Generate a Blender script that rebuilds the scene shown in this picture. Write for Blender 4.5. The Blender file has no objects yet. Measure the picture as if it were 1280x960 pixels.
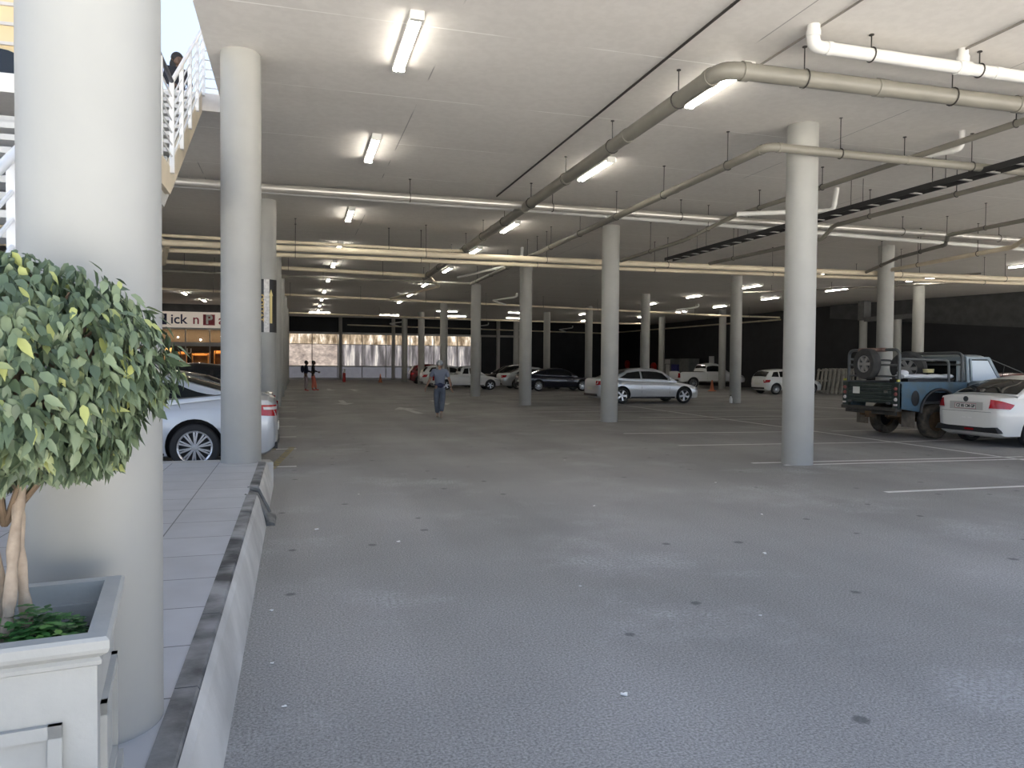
import bpy, bmesh, math, random
from mathutils import Vector, Matrix, Euler
random.seed(7)
PI = math.pi
SC = bpy.context.scene
COL = SC.collection

# ------------------------------------------------------------------ materials
def newmat(name):
    m = bpy.data.materials.new(name); m.use_nodes = True
    nt = m.node_tree; b = nt.nodes['Principled BSDF']
    return m, nt, b

def mat(name, c, rough=.5, metal=0., coat=0., spec=.5, var=0., vscale=4., bump=0., bscale=60., c2=None, emit=None, es=0.):
    m, nt, b = newmat(name)
    b.inputs['Base Color'].default_value = (*c, 1)
    b.inputs['Roughness'].default_value = rough
    b.inputs['Metallic'].default_value = metal
    b.inputs['Coat Weight'].default_value = coat
    b.inputs['Coat Roughness'].default_value = .05
    b.inputs['Specular IOR Level'].default_value = spec
    if emit:
        b.inputs['Emission Color'].default_value = (*emit, 1)
        b.inputs['Emission Strength'].default_value = es
    if var or bump:
        tc = nt.nodes.new('ShaderNodeTexCoord')
    if var:
        n = nt.nodes.new('ShaderNodeTexNoise'); n.inputs['Scale'].default_value = vscale; n.inputs['Detail'].default_value = 6
        nt.links.new(tc.outputs['Object'], n.inputs['Vector'])
        r = nt.nodes.new('ShaderNodeValToRGB')
        d = c2 if c2 else tuple(x*(1-var) for x in c)
        r.color_ramp.elements[0].position = .35; r.color_ramp.elements[0].color = (*d, 1)
        r.color_ramp.elements[1].position = .65; r.color_ramp.elements[1].color = (*c, 1)
        nt.links.new(n.outputs['Fac'], r.inputs['Fac']); nt.links.new(r.outputs['Color'], b.inputs['Base Color'])
    if bump:
        n2 = nt.nodes.new('ShaderNodeTexNoise'); n2.inputs['Scale'].default_value = bscale; n2.inputs['Detail'].default_value = 4
        nt.links.new(tc.outputs['Object'], n2.inputs['Vector'])
        bp = nt.nodes.new('ShaderNodeBump'); bp.inputs['Strength'].default_value = bump; bp.inputs['Distance'].default_value = .01
        nt.links.new(n2.outputs['Fac'], bp.inputs['Height']); nt.links.new(bp.outputs['Normal'], b.inputs['Normal'])
    return m

def mathn(nt, op, a, b=None, clamp=False):
    n = nt.nodes.new('ShaderNodeMath'); n.operation = op; n.use_clamp = clamp
    for i, v in enumerate((a, b)):
        if v is None: continue
        if isinstance(v, (int, float)): n.inputs[i].default_value = v
        else: nt.links.new(v, n.inputs[i])
    return n.outputs[0]
def noise(nt, vec, scale, detail=4, rough=.5):
    n = nt.nodes.new('ShaderNodeTexNoise'); n.inputs['Scale'].default_value = scale
    n.inputs['Detail'].default_value = detail; n.inputs['Roughness'].default_value = rough
    nt.links.new(vec, n.inputs['Vector']); return n.outputs['Fac']
def ramp(nt, fac, stops):
    r = nt.nodes.new('ShaderNodeValToRGB'); e = r.color_ramp.elements
    while len(e) < len(stops): e.new(.5)
    for i, (p, c) in enumerate(stops):
        e[i].position = p; e[i].color = (*c, 1) if len(c) == 3 else c
    nt.links.new(fac, r.inputs['Fac']); return r.outputs['Color']
def mix(nt, fac, a, b, mode='MIX'):
    n = nt.nodes.new('ShaderNodeMix'); n.data_type = 'RGBA'; n.blend_type = mode
    for s, v in ((n.inputs['Factor'], fac), (n.inputs['A'], a), (n.inputs['B'], b)):
        if isinstance(v, (int, float)): s.default_value = v
        elif isinstance(v, tuple): s.default_value = (*v, 1)
        else: nt.links.new(v, s)
    return n.outputs['Result']
def objco(nt, scale=None):
    tc = nt.nodes.new('ShaderNodeTexCoord')
    if scale is None: return tc.outputs['Object']
    mp = nt.nodes.new('ShaderNodeMapping'); mp.inputs['Scale'].default_value = scale
    nt.links.new(tc.outputs['Object'], mp.inputs['Vector']); return mp.outputs['Vector']
def bumpn(nt, b, h, s, d=.01):
    bp = nt.nodes.new('ShaderNodeBump'); bp.inputs['Strength'].default_value = s; bp.inputs['Distance'].default_value = d
    nt.links.new(h, bp.inputs['Height']); nt.links.new(bp.outputs['Normal'], b.inputs['Normal'])

def asphalt():
    m, nt, b = newmat('asphalt')
    co = objco(nt)
    base = ramp(nt, noise(nt, co, .35, 5), [(.34, (.205, .199, .19)), (.66, (.345, .336, .322))])
    streak = noise(nt, objco(nt, (1.2, .12, 1)), .8, 4)
    base = mix(nt, .45, base, ramp(nt, streak, [(.3, (.20, .197, .192)), (.7, (.33, .325, .317))]))
    # coarse chip of the surface, worn pale in patches
    chip = ramp(nt, noise(nt, co, 75, 6, .8), [(.40, (.40, .40, .40)), (.60, (1.6, 1.6, 1.6))])
    base = mix(nt, .7, base, chip, 'MULTIPLY')
    base = mix(nt, mathn(nt, 'MULTIPLY', ramp(nt, noise(nt, co, 55, 3, .6), [(.66, (0, 0, 0)), (.70, (1, 1, 1))]), .45), base, (.5, .5, .5))
    wear = mathn(nt, 'MULTIPLY', ramp(nt, noise(nt, co, .55, 6, .65), [(.53, (0, 0, 0)), (.66, (1, 1, 1))]), ramp(nt, noise(nt, co, 38, 5, .7), [(.45, (0, 0, 0)), (.58, (1, 1, 1))]))
    base = mix(nt, mathn(nt, 'MULTIPLY', wear, .9), base, (.42, .42, .42))
    # oil drips
    v = nt.nodes.new('ShaderNodeTexVoronoi'); v.inputs['Scale'].default_value = 1.5; v.voronoi_dimensions = '2D'
    nt.links.new(co, v.inputs['Vector'])
    dist = mathn(nt, 'ADD', v.outputs['Distance'], mathn(nt, 'MULTIPLY', noise(nt, co, 14, 3), .06))
    dist = mathn(nt, 'MULTIPLY', dist, mathn(nt, 'ADD', .75, noise(nt, co, 1.1, 2)))
    sp = ramp(nt, dist, [(.085, (1, 1, 1)), (.12, (0, 0, 0))])
    sc_ = nt.nodes.new('ShaderNodeSeparateColor'); nt.links.new(v.outputs['Color'], sc_.inputs[0])
    sp = mathn(nt, 'MULTIPLY', sp, mathn(nt, 'GREATER_THAN', sc_.outputs[0], .74))
    base = mix(nt, mathn(nt, 'MULTIPLY', sp, .6), base, (.045, .045, .048))
    nt.links.new(base, b.inputs['Base Color'])
    b.inputs['Roughness'].default_value = .72
    b.inputs['Specular IOR Level'].default_value = .4
    bumpn(nt, b, noise(nt, co, 110, 4, .7), .35, .005)
    return m

def ceiling_mat():
    m, nt, b = newmat('ceiling_paint')
    co = objco(nt)
    base = ramp(nt, noise(nt, objco(nt, (.25, 1.2, 1)), .8, 5), [(.3, (.67, .635, .59)), (.7, (.74, .705, .66))])
    base = mix(nt, .25, base, ramp(nt, noise(nt, co, 9, 4), [(.4, (.61, .58, .54)), (.6, (.75, .72, .68))]))
    sx = nt.nodes.new('ShaderNodeSeparateXYZ'); nt.links.new(co, sx.inputs[0])
    def lines(sock, period, off, w):
        a = mathn(nt, 'MODULO', mathn(nt, 'ADD', sock, 100 + off), period)
        return mathn(nt, 'LESS_THAN', a, w)
    ly = lines(sx.outputs['Y'], 2.44, .9, .022); lx = lines(sx.outputs['X'], 3.66, .7, .018)
    msk = ramp(nt, noise(nt, objco(nt, (.5, .5, 1)), .9, 3), [(.42, (0, 0, 0)), (.50, (1, 1, 1))])
    base = mix(nt, mathn(nt, 'MULTIPLY', mathn(nt, 'MULTIPLY', ly, msk), .85), base, (.95, .93, .89))
    msk2 = ramp(nt, noise(nt, objco(nt, (.5, .5, 1)), 1.3, 3), [(.46, (0, 0, 0)), (.54, (1, 1, 1))])
    base = mix(nt, mathn(nt, 'MULTIPLY', mathn(nt, 'MULTIPLY', lx, msk2), .7), base, (.22, .21, .20))
    v = nt.nodes.new('ShaderNodeTexVoronoi'); v.inputs['Scale'].default_value = .8; nt.links.new(co, v.inputs['Vector'])
    base = mix(nt, mathn(nt, 'MULTIPLY', ramp(nt, v.outputs['Distance'], [(.015, (1, 1, 1)), (.03, (0, 0, 0))]), .5), base, (.8, .78, .74))
    nt.links.new(base, b.inputs['Base Color']); b.inputs['Roughness'].default_value = .75
    bumpn(nt, b, noise(nt, co, 3, 4), .25, .02)
    return m

def column_mat():
    m, nt, b = newmat('column_paint')
    co = objco(nt)
    base = ramp(nt, noise(nt, co, 1.6, 5), [(.3, (.33, .327, .302)), (.7, (.375, .371, .343))])
    sx = nt.nodes.new('ShaderNodeSeparateXYZ'); nt.links.new(co, sx.inputs[0])
    low = mathn(nt, 'SUBTRACT', 1.0, mathn(nt, 'MULTIPLY', sx.outputs['Z'], .9), True)
    dirt = mathn(nt, 'MULTIPLY', low, ramp(nt, noise(nt, co, 7, 6, .65), [(.48, (0, 0, 0)), (.7, (1, 1, 1))]))
    base = mix(nt, mathn(nt, 'MULTIPLY', dirt, .6), base, (.33, .33, .32))
    nt.links.new(base, b.inputs['Base Color']); b.inputs['Roughness'].default_value = .5
    bumpn(nt, b, noise(nt, co, 5, 4), .12, .02)
    return m

def paving_mat():
    m, nt, b = newmat('paving_tiles')
    co = objco(nt)
    sx = nt.nodes.new('ShaderNodeSeparateXYZ'); nt.links.new(co, sx.inputs[0])
    def g(sock, period, off, w):
        a = mathn(nt, 'MODULO', mathn(nt, 'ADD', sock, 114 + off), period)
        return mathn(nt, 'LESS_THAN', a, w)
    gy = g(sx.outputs['Y'], .57, .30, .010); gx = g(sx.outputs['X'], .57, .95, .010)
    gr = mathn(nt, 'MAXIMUM', gx, gy)
    fx = mathn(nt, 'FLOOR', mathn(nt, 'DIVIDE', mathn(nt, 'ADD', sx.outputs['X'], 114.95), .57))
    fy = mathn(nt, 'FLOOR', mathn(nt, 'DIVIDE', mathn(nt, 'ADD', sx.outputs['Y'], 114.30), .57))
    cv = nt.nodes.new('ShaderNodeCombineXYZ'); nt.links.new(fx, cv.inputs[0]); nt.links.new(fy, cv.inputs[1])
    wn = nt.nodes.new('ShaderNodeTexWhiteNoise'); nt.links.new(cv.outputs[0], wn.inputs['Vector'])
    base = ramp(nt, wn.outputs['Value'], [(0, (.40, .405, .415)), (1, (.47, .475, .485))])
    base = mix(nt, .25, base, ramp(nt, noise(nt, co, 3, 5), [(.35, (.30, .30, .31)), (.65, (.5, .5, .52))]))
    base = mix(nt, gr, base, (.10, .10, .10))
    nt.links.new(base, b.inputs['Base Color']); b.inputs['Roughness'].default_value = .42
    return m

def worn_paint(name, c, cov=.5):
    m, nt, b = newmat(name)
    co = objco(nt)
    f = ramp(nt, noise(nt, co, 9, 6, .7), [(cov-.12, (0, 0, 0)), (cov+.12, (1, 1, 1))])
    nt.links.new(mix(nt, f, c, (.16, .165, .175)), b.inputs['Base Color']); b.inputs['Roughness'].default_value = .7
    return m

M = {}
M['asphalt'] = asphalt(); M['ceiling'] = ceiling_mat(); M['column'] = column_mat(); M['paving'] = paving_mat()
M['bounce_ground'] = mat('pale_bounce_concrete', (.46, .45, .43), .8, var=.15, vscale=2)  # pale tone for the added ground that bounces light upward
M['line'] = worn_paint('white_line_paint', (.72, .72, .70), .70)
M['arrow'] = worn_paint('worn_arrow_paint', (.58, .58, .56), .56)
M['yellow'] = worn_paint('yellow_line_paint', (.42, .33, .12), .5)
M['kerbtop'] = mat('kerb_stone', (.30, .295, .285), .7, var=.7, vscale=3.5, c2=(.045, .045, .045), bump=.3)
M['kerbface'] = mat('kerb_plaster', (.60, .585, .55), .75, var=.3, vscale=2.2, bump=.3, bscale=25)
M['chute'] = mat('drain_concrete', (.20, .20, .19), .7, var=.5, vscale=12)
M['black'] = mat('black_wall_paint', (.015, .0155, .018), .6, var=.4, vscale=1.5)
M['dgrey'] = mat('dark_grey_wall', (.075, .075, .075), .7, var=.3, vscale=2.5, bump=.2, bscale=10)
M['beam'] = mat('grey_concrete', (.16, .16, .16), .7, var=.2)
M['cream'] = mat('cream_trim', (.52, .49, .45), .5)
M['pipegrey'] = mat('grey_green_pipe', (.225, .21, .175), .45, var=.15, vscale=2)
M['pipewhite'] = mat('white_plastic_pipe', (.66, .65, .62), .35)
M['pipecream'] = mat('cream_pipe', (.74, .64, .48), .45, var=.12, vscale=2)
M['pipesilver'] = mat('lagged_silver_pipe', (.58, .55, .50), .3, .55, var=.12, vscale=3)
M['pipedark'] = mat('dull_steel_pipe', (.27, .25, .22), .5, .3)
M['rod'] = mat('dark_steel_rod', (.06, .055, .05), .5, .6)
M['rungs'] = mat('lit_rungs_spare_rim_grey', (.32, .31, .29), .5, .3)  # light on the rung undersides put into the colour; also spare rim grey
M['tray'] = mat('dark_tray_steel', (.035, .035, .035), .6, .3)
M['lamphouse'] = mat('white_lamp_housing', (.78, .77, .72), .4)
M['tube'] = mat('lit_tube', (1, 1, 1), .4, emit=(1, .95, .86), es=11)
M['shade'] = mat('beige_building', (.66, .52, .30), .7)
M['pw'] = mat('planter_paint', (.43, .43, .405), .55, var=.12, vscale=6, bump=.15, bscale=30)
M['soil'] = mat('soil', (.035, .025, .018), .9, bump=.8, bscale=40)
M['bark'] = mat('pale_bark', (.52, .42, .32), .75, var=.45, vscale=14, c2=(.30, .23, .17), bump=.5, bscale=40)
M['twig'] = mat('twig_bark', (.20, .14, .09), .8)
M['steel'] = mat('brushed_steel', (.60, .60, .60), .3, .9)
M['rail'] = mat('white_rail_paint', (.74, .74, .73), .4)
M['raild'] = mat('dark_handrail', (.07, .07, .085), .4)
M['stringer'] = mat('beige_stringer', (.66, .57, .43), .6, var=.15)
M['tread'] = mat('concrete_tread', (.55, .54, .51), .7, var=.2)
M['rubber'] = mat('tyre_rubber', (.022, .022, .023), .75)
M['rubberd'] = mat('dusty_tyre_rubber', (.16, .13, .095), .85, var=.5, vscale=5, c2=(.045, .04, .034))
M['alloy'] = mat('alloy_rim', (.72, .72, .73), .25, .8)
M['darkrim'] = mat('dark_wheel_well', (.02, .02, .02), .6)
M['glass'] = mat('dark_car_glass', (.012, .014, .015), .04, 0, 0, .6)
M['glass_reflect'] = mat('reflection_cab_glass', (.62, .68, .72), .08, 0, .5, .6)  # pale base colour stands for the bright opening mirrored in the glass
M['blacktrim'] = mat('black_plastic_trim', (.02, .02, .021), .45)
M['chrome'] = mat('chrome', (.75, .75, .75), .12, 1)
M['tail'] = mat('red_tail_lens', (.42, .008, .012), .15, 0, .6)
M['taildust'] = mat('dusty_red_lens', (.28, .085, .075), .5)
M['tailw'] = mat('clear_tail_lens', (.68, .62, .60), .15, 0, .6)
M['head'] = mat('headlamp_lens', (.62, .64, .66), .1, .3, .8)
M['plate'] = mat('white_plate', (.72, .72, .68), .4)
M['ink'] = mat('black_ink', (.015, .015, .015), .5)
M['white_car'] = mat('white_car_paint', (.80, .79, .75), .3, 0, .7)
M['white_car_b'] = mat('bright_white_car_paint', (.80, .80, .79), .3, 0, .7)
M['silver_car'] = mat('silver_car_paint', (.70, .72, .75), .28, .45, .8)
M['bluesilver_car'] = mat('pale_blue_silver_paint', (.56, .585, .62), .32, .35, .8)
M['navy_car'] = mat('navy_car_paint', (.010, .012, .028), .2, .2, 1)
M['grey_car'] = mat('grey_car_paint', (.28, .285, .27), .25, .6, 1)
M['black_car'] = mat('black_car_paint', (.012, .012, .013), .15, .1, 1)
M['red_car'] = mat('dark_red_car_paint', (.16, .010, .015), .25, .2, 1)
M['defblue'] = mat('faded_blue_paint', (.085, .16, .225), .5, .1, .1, var=.3, vscale=5, c2=(.10, .14, .16))
M['defgreen'] = mat('dark_green_paint', (.040, .058, .052), .38, .1, .1, var=.3, vscale=6)
M['defgrey'] = mat('grey_blue_cab_paint', (.26, .31, .33), .45, .1, .2)
M['mud'] = mat('mud_flap_rubber', (.24, .20, .155), .85, var=.4, vscale=7)
M['rust'] = mat('muddy_axle', (.15, .09, .045), .85, var=.5, vscale=8)
M['bar'] = mat('grey_roll_bar', (.10, .105, .105), .5, .2)
M['bumper'] = mat('grimy_bumper', (.075, .068, .058), .7, var=.4)
M['tyregrey'] = mat('grey_tyre_rubber', (.055, .054, .052), .8, var=.4, vscale=6)
M['wrap'] = mat('worn_red_wrap', (.36, .25, .21), .8, var=.6, vscale=9, c2=(.14, .08, .07))
M['amber'] = mat('amber_lens', (.55, .52, .12), .2, 0, .5)
M['cloth_white'] = mat('white_sheet', (.72, .73, .76), .7, bump=.3, bscale=8)
M['rope'] = mat('yellow_rope', (.50, .46, .25), .8)
M['orange'] = mat('orange_cone', (.62, .20, .10), .6)
M['reel'] = mat('red_reel', (.42, .02, .015), .4)
M['blue'] = mat('blue_cabinet', (.025, .03, .17), .45)
M['gcab'] = mat('grey_cabinet', (.19, .20, .19), .6, var=.2)
M['wcab'] = mat('white_cabinet_panel', (.5, .5, .48), .5)
M['pallet'] = mat('pale_slats', (.42, .40, .35), .8, var=.3)
M['skin'] = mat('skin', (.33, .195, .135), .55)
M['skind'] = mat('dark_skin', (.10, .055, .035), .55)
M['hair'] = mat('black_hair', (.010, .009, .009), .7, bump=.5, bscale=80)
M['cap'] = mat('grey_cap', (.33, .34, .35), .8)
M['shirt'] = mat('grey_blue_shirt', (.16, .18, .235), .85, bump=.3, bscale=25)
M['jeans'] = mat('pale_jeans', (.115, .135, .175), .85, var=.2, vscale=9, bump=.3, bscale=25)
M['belt'] = mat('navy_bag', (.025, .03, .075), .7)
M['shoe'] = mat('tan_shoe', (.38, .30, .23), .7)
M['shoed'] = mat('dark_shoe', (.05, .04, .035), .7)
M['navy'] = mat('navy_jacket', (.012, .016, .04), .85)
M['pinkgrey'] = mat('grey_pink_trousers', (.30, .24, .25), .85)
M['orangered'] = mat('orange_red_trousers', (.62, .17, .12), .85)
M['redshoe'] = mat('red_shoe', (.50, .06, .06), .6)
M['blackcloth'] = mat('black_cloth', (.012, .011, .014), .85)
M['navyletter'] = mat('navy_letter', (.012, .012, .07), .4)
M['redletter'] = mat('red_letter', (.34, .012, .03), .4)
M['whiteletter'] = mat('white_letter', (.85, .83, .80), .4)
M['signboard'] = mat('lit_sign_board', (.80, .72, .64), .5, emit=(1, .86, .74), es=.10)
M['gold'] = mat('gold_letter', (.62, .43, .12), .5)
M['goldpale'] = mat('pale_gold', (.74, .60, .26), .5)
M['banner'] = mat('black_banner', (.014, .012, .012), .35)
M['bannerw'] = mat('white_banner_strip', (.78, .76, .73), .4, var=.3, vscale=18, c2=(.55, .53, .52))
M['shopwood'] = mat('warm_shop_wood', (.55, .26, .08), .6, var=.4, vscale=3)
M['shopdark'] = mat('dark_shop', (.07, .045, .028), .6)
M['shopbrown'] = mat('brown_bulkhead', (.022, .013, .008), .7)
M['shopshelf'] = mat('pale_shop_shelf', (.66, .48, .28), .5)
M['alu'] = mat('grey_aluminium', (.26, .25, .235), .4, .4)
M['white_frame'] = mat('white_window_frame', (.74, .72, .70), .5)
M['spandrel'] = mat('lilac_grey_glow_panel', (.24, .24, .265), .5, var=.2, vscale=2, emit=(.17, .17, .195), es=.25)  # weak glow added to lift the panel out of the dark
M['paper'] = mat('white_paper', (.82, .81, .78), .7)
M['notice'] = mat('white_notice', (.68, .70, .70), .5)
M['lampw'] = mat('wall_lamp_glass', (.85, .85, .85), .3, emit=(1, .95, .9), es=.25)

def glow_pane_mat(name, warm):
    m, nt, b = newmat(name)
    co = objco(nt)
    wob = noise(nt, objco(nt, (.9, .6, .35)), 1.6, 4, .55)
    if warm == 2:    # mottled reflection painted as a pale glow
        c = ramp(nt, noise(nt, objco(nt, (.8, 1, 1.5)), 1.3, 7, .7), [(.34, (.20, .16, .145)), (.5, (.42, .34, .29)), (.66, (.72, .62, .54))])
    elif warm == 1:  # upper row: reflected daylight painted as a warm glow
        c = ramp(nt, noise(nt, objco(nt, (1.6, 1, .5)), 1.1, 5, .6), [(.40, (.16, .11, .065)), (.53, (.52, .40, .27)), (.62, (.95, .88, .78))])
    else:            # reflection painted as glowing upright strips
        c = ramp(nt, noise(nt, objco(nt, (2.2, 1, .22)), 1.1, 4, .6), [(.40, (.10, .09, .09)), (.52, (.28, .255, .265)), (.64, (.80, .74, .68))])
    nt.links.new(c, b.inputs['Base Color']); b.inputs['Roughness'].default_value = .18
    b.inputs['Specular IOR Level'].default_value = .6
    nt.links.new(c, b.inputs['Emission Color']); b.inputs['Emission Strength'].default_value = .42 if warm else .34  # same colours emit: the panes glow in place of mirroring daylight
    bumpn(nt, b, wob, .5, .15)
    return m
M['pane_warm'] = glow_pane_mat('upper_glow_pane', 1); M['pane_mottled'] = glow_pane_mat('mottled_glow_pane', 2); M['pane_strip'] = glow_pane_mat('strip_glow_pane', 0)

def leaf_mat(name, a, b_, c, y):
    m, nt, b = newmat(name)
    g = nt.nodes.new('ShaderNodeNewGeometry')
    col = ramp(nt, g.outputs['Random Per Island'], [(0, a), (.45, b_), (.8, c), (.93, c), (.97, y)])
    nt.links.new(col, b.inputs['Base Color']); b.inputs['Roughness'].default_value = .4
    b.inputs['Specular IOR Level'].default_value = .45
    tr = nt.nodes.new('ShaderNodeBsdfTranslucent'); nt.links.new(col, tr.inputs['Color'])
    ms = nt.nodes.new('ShaderNodeMixShader'); ms.inputs[0].default_value = .18
    out = nt.nodes['Material Output']
    nt.links.new(b.outputs[0], ms.inputs[1]); nt.links.new(tr.outputs[0], ms.inputs[2]); nt.links.new(ms.outputs[0], out.inputs['Surface'])
    return m
M['leaf'] = leaf_mat('fig_leaf', (.065, .095, .055), (.125, .175, .095), (.235, .29, .165), (.42, .45, .15))
M['herb'] = leaf_mat('herb_leaf', (.03, .10, .03), (.06, .19, .05), (.10, .28, .07), (.18, .36, .08))

# ------------------------------------------------------------------ mesh building
class MB:
    def __init__(s): s.v = []; s.f = []; s.mi = []; s.m = 0
    def add(s, vs, fs):
        o = len(s.v); s.v += [tuple(p) for p in vs]
        for f in fs: s.f.append([i+o for i in f]); s.mi.append(s.m)
        return s
    def box(s, c, d, rot=None):
        x, y, z = [k/2 for k in d]
        vs = [Vector(p) for p in [(-x,-y,-z),(x,-y,-z),(x,y,-z),(-x,y,-z),(-x,-y,z),(x,-y,z),(x,y,z),(-x,y,z)]]
        if rot is not None:
            R = Euler(rot).to_matrix(); vs = [R @ p for p in vs]
        c = Vector(c)
        return s.add([p+c for p in vs], [(3,2,1,0),(4,5,6,7),(0,1,5,4),(1,2,6,5),(2,3,7,6),(3,0,4,7)])
    def bb(s, a, b):  # box between two corners
        return s.box([(a[i]+b[i])/2 for i in range(3)], [abs(b[i]-a[i]) for i in range(3)])
    def bar(s, a, b, w, h):
        a = Vector(a); b = Vector(b); d = b-a; L = d.length
        q = d.to_track_quat('X', 'Z').to_matrix()
        mid = (a+b)/2
        vs = []
        for p in [(-L/2,-w/2,-h/2),(L/2,-w/2,-h/2),(L/2,w/2,-h/2),(-L/2,w/2,-h/2),(-L/2,-w/2,h/2),(L/2,-w/2,h/2),(L/2,w/2,h/2),(-L/2,w/2,h/2)]:
            vs.append(q @ Vector(p)+mid)
        return s.add(vs, [(3,2,1,0),(4,5,6,7),(0,1,5,4),(1,2,6,5),(2,3,7,6),(3,0,4,7)])
    def cyl(s, a, b, r0, r1=None, n=12, cap=True):
        r1 = r0 if r1 is None else r1
        a = Vector(a); b = Vector(b); q = (b-a).to_track_quat('Z', 'Y').to_matrix()
        vs = []
        for (c, r) in ((a, r0), (b, r1)):
            for i in range(n):
                t = 2*PI*i/n; vs.append(c + q @ Vector((r*math.cos(t), r*math.sin(t), 0)))
        fs = [(i, (i+1) % n, n+(i+1) % n, n+i) for i in range(n)]
        if cap: fs += [tuple(range(n-1, -1, -1)), tuple(range(n, 2*n))]
        return s.add(vs, fs)
    def tube(s, pts, r, n=10, closed=False):
        pts = [Vector(p) for p in pts]; rr = r if isinstance(r, (list, tuple)) else [r]*len(pts)
        L = len(pts); vs = []; up = Vector((0, 0, 1)); prev = None
        for i, p in enumerate(pts):
            if closed: d = pts[(i+1) % L]-pts[i-1]
            else: d = pts[min(i+1, L-1)]-pts[max(i-1, 0)]
            d.normalize()
            if prev is None:
                u = up.cross(d)
                if u.length < 1e-3: u = Vector((1, 0, 0)).cross(d)
            else: u = prev-d*prev.dot(d)
            u.normalize(); prev = u; w = d.cross(u)
            for k in range(n):
                t = 2*PI*k/n; vs.append(p+(u*math.cos(t)+w*math.sin(t))*rr[i])
        fs = []
        for i in range(L if closed else L-1):
            j = (i+1) % L
            for k in range(n):
                fs.append((i*n+k, i*n+(k+1) % n, j*n+(k+1) % n, j*n+k))
        if not closed: fs += [tuple(range(n-1, -1, -1)), tuple(range((L-1)*n, L*n))]
        return s.add(vs, fs)
    def lathe(s, prof, c=(0, 0, 0), axis='Z', n=24):
        vs = []; c = Vector(c); m = len(prof)
        for i in range(n):
            t = 2*PI*i/n
            for (r, h) in prof:
                a, b = r*math.cos(t), r*math.sin(t)
                p = {'Z': (a, b, h), 'Y': (a, h, b), 'X': (h, a, b)}[axis]
                vs.append(c+Vector(p))
        fs = []
        for i in range(n):
            j = (i+1) % n
            for k in range(m-1):
                fs.append((i*m+k, j*m+k, j*m+k+1, i*m+k+1))
        return s.add(vs, fs)
    def prism(s, poly, a0, a1, axis='Y'):   # poly in the two other axes (x,z for Y; x,y for Z; y,z for X)
        n = len(poly); vs = []
        for a in (a0, a1):
            for (p, q) in poly:
                vs.append({'Y': (p, a, q), 'Z': (p, q, a), 'X': (a, p, q)}[axis])
        fs = [(i, (i+1) % n, n+(i+1) % n, n+i) for i in range(n)]
        fs += [tuple(range(n-1, -1, -1)), tuple(range(n, 2*n))]
        return s.add(vs, fs)
    def grid(s, rows):
        m = len(rows[0]); vs = [p for r in rows for p in r]
        fs = [(i*m+k, i*m+k+1, (i+1)*m+k+1, (i+1)*m+k) for i in range(len(rows)-1) for k in range(m-1)]
        return s.add(vs, fs)
    def sphere(s, c, r, nu=16, nv=10):
        c = Vector(c); r = r if isinstance(r, (tuple, list)) else (r, r, r)
        rows = []
        for i in range(nv+1):
            ph = PI*i/nv
            rows.append([c+Vector((r[0]*math.sin(ph)*math.cos(2*PI*k/nu), r[1]*math.sin(ph)*math.sin(2*PI*k/nu), r[2]*math.cos(ph))) for k in range(nu+1)])
        return s.grid(rows)
    def mesh(s, name, mats, smooth=True, angle=40):
        me = bpy.data.meshes.new(name); me.from_pydata(s.v, [], s.f)
        for m in (mats if isinstance(mats, (list, tuple)) else [mats]): me.materials.append(m)
        me.polygons.foreach_set('material_index', s.mi)
        fix(me, smooth, angle)
        return me
    def build(s, name, mats, parent=None, smooth=True, angle=40):
        return link(bpy.data.objects.new(name, s.mesh(name, mats, smooth, angle)), parent)

def fix(me, smooth=True, angle=40, merge=1e-5):
    bm = bmesh.new(); bm.from_mesh(me)
    if merge: bmesh.ops.remove_doubles(bm, verts=bm.verts, dist=merge)
    bmesh.ops.recalc_face_normals(bm, faces=bm.faces)
    if smooth:
        a = math.radians(angle)
        for f in bm.faces: f.smooth = True
        for e in bm.edges:
            if len(e.link_faces) == 2 and e.calc_face_angle(0) > a: e.smooth = False
    bm.to_mesh(me); bm.free(); me.update()

def link(o, parent=None):
    COL.objects.link(o)
    if parent is not None: o.parent = parent
    return o
def tag(o, label=None, cat=None, group=None, kind=None):
    if label: o['label'] = label
    if cat: o['category'] = cat
    if group: o['group'] = group
    if kind: o['kind'] = kind
    return o
def empty(name, loc=(0, 0, 0), rz=0., label=None, cat=None, group=None):
    o = bpy.data.objects.new(name, None); o.location = loc; o.rotation_euler = (0, 0, rz)
    o.empty_display_size = .2
    link(o); return tag(o, label, cat, group)
def kids(o): return [c for c in bpy.data.objects if c.parent == o]
def dup(o, loc=None, rz=None, label=None, parent=None):
    c = o.copy(); COL.objects.link(c)
    if parent is not None: c.parent = parent
    if loc is not None: c.location = loc
    if rz is not None: c.rotation_euler = (0, 0, rz)
    if label: c['label'] = label
    for k in list(o.children):
        dup(k, parent=c)
    return c
def evald(o):
    dg = bpy.context.evaluated_depsgraph_get(); dg.update()
    return bpy.data.meshes.new_from_object(o.evaluated_get(dg))
def text_mesh(txt, size, depth=.004, font_bold=0.):
    cu = bpy.data.curves.new('txt', 'FONT'); cu.body = txt; cu.size = size; cu.extrude = depth/2; cu.offset = font_bold
    cu.align_x = 'CENTER'; cu.align_y = 'CENTER'; cu.resolution_u = 3
    o = bpy.data.objects.new('txt', cu); COL.objects.link(o)
    me = evald(o); bpy.data.objects.remove(o); bpy.data.curves.remove(cu)
    return me
def text_obj(name, txt, size, m, mw, parent=None, depth=.004, bold=0., sx=1.):
    me = text_mesh(txt, size, depth, bold); me.materials.clear(); me.materials.append(m)
    me.transform(Matrix.Diagonal((sx, 1, 1, 1))); me.transform(mw)
    return link(bpy.data.objects.new(name, me), parent)

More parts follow.
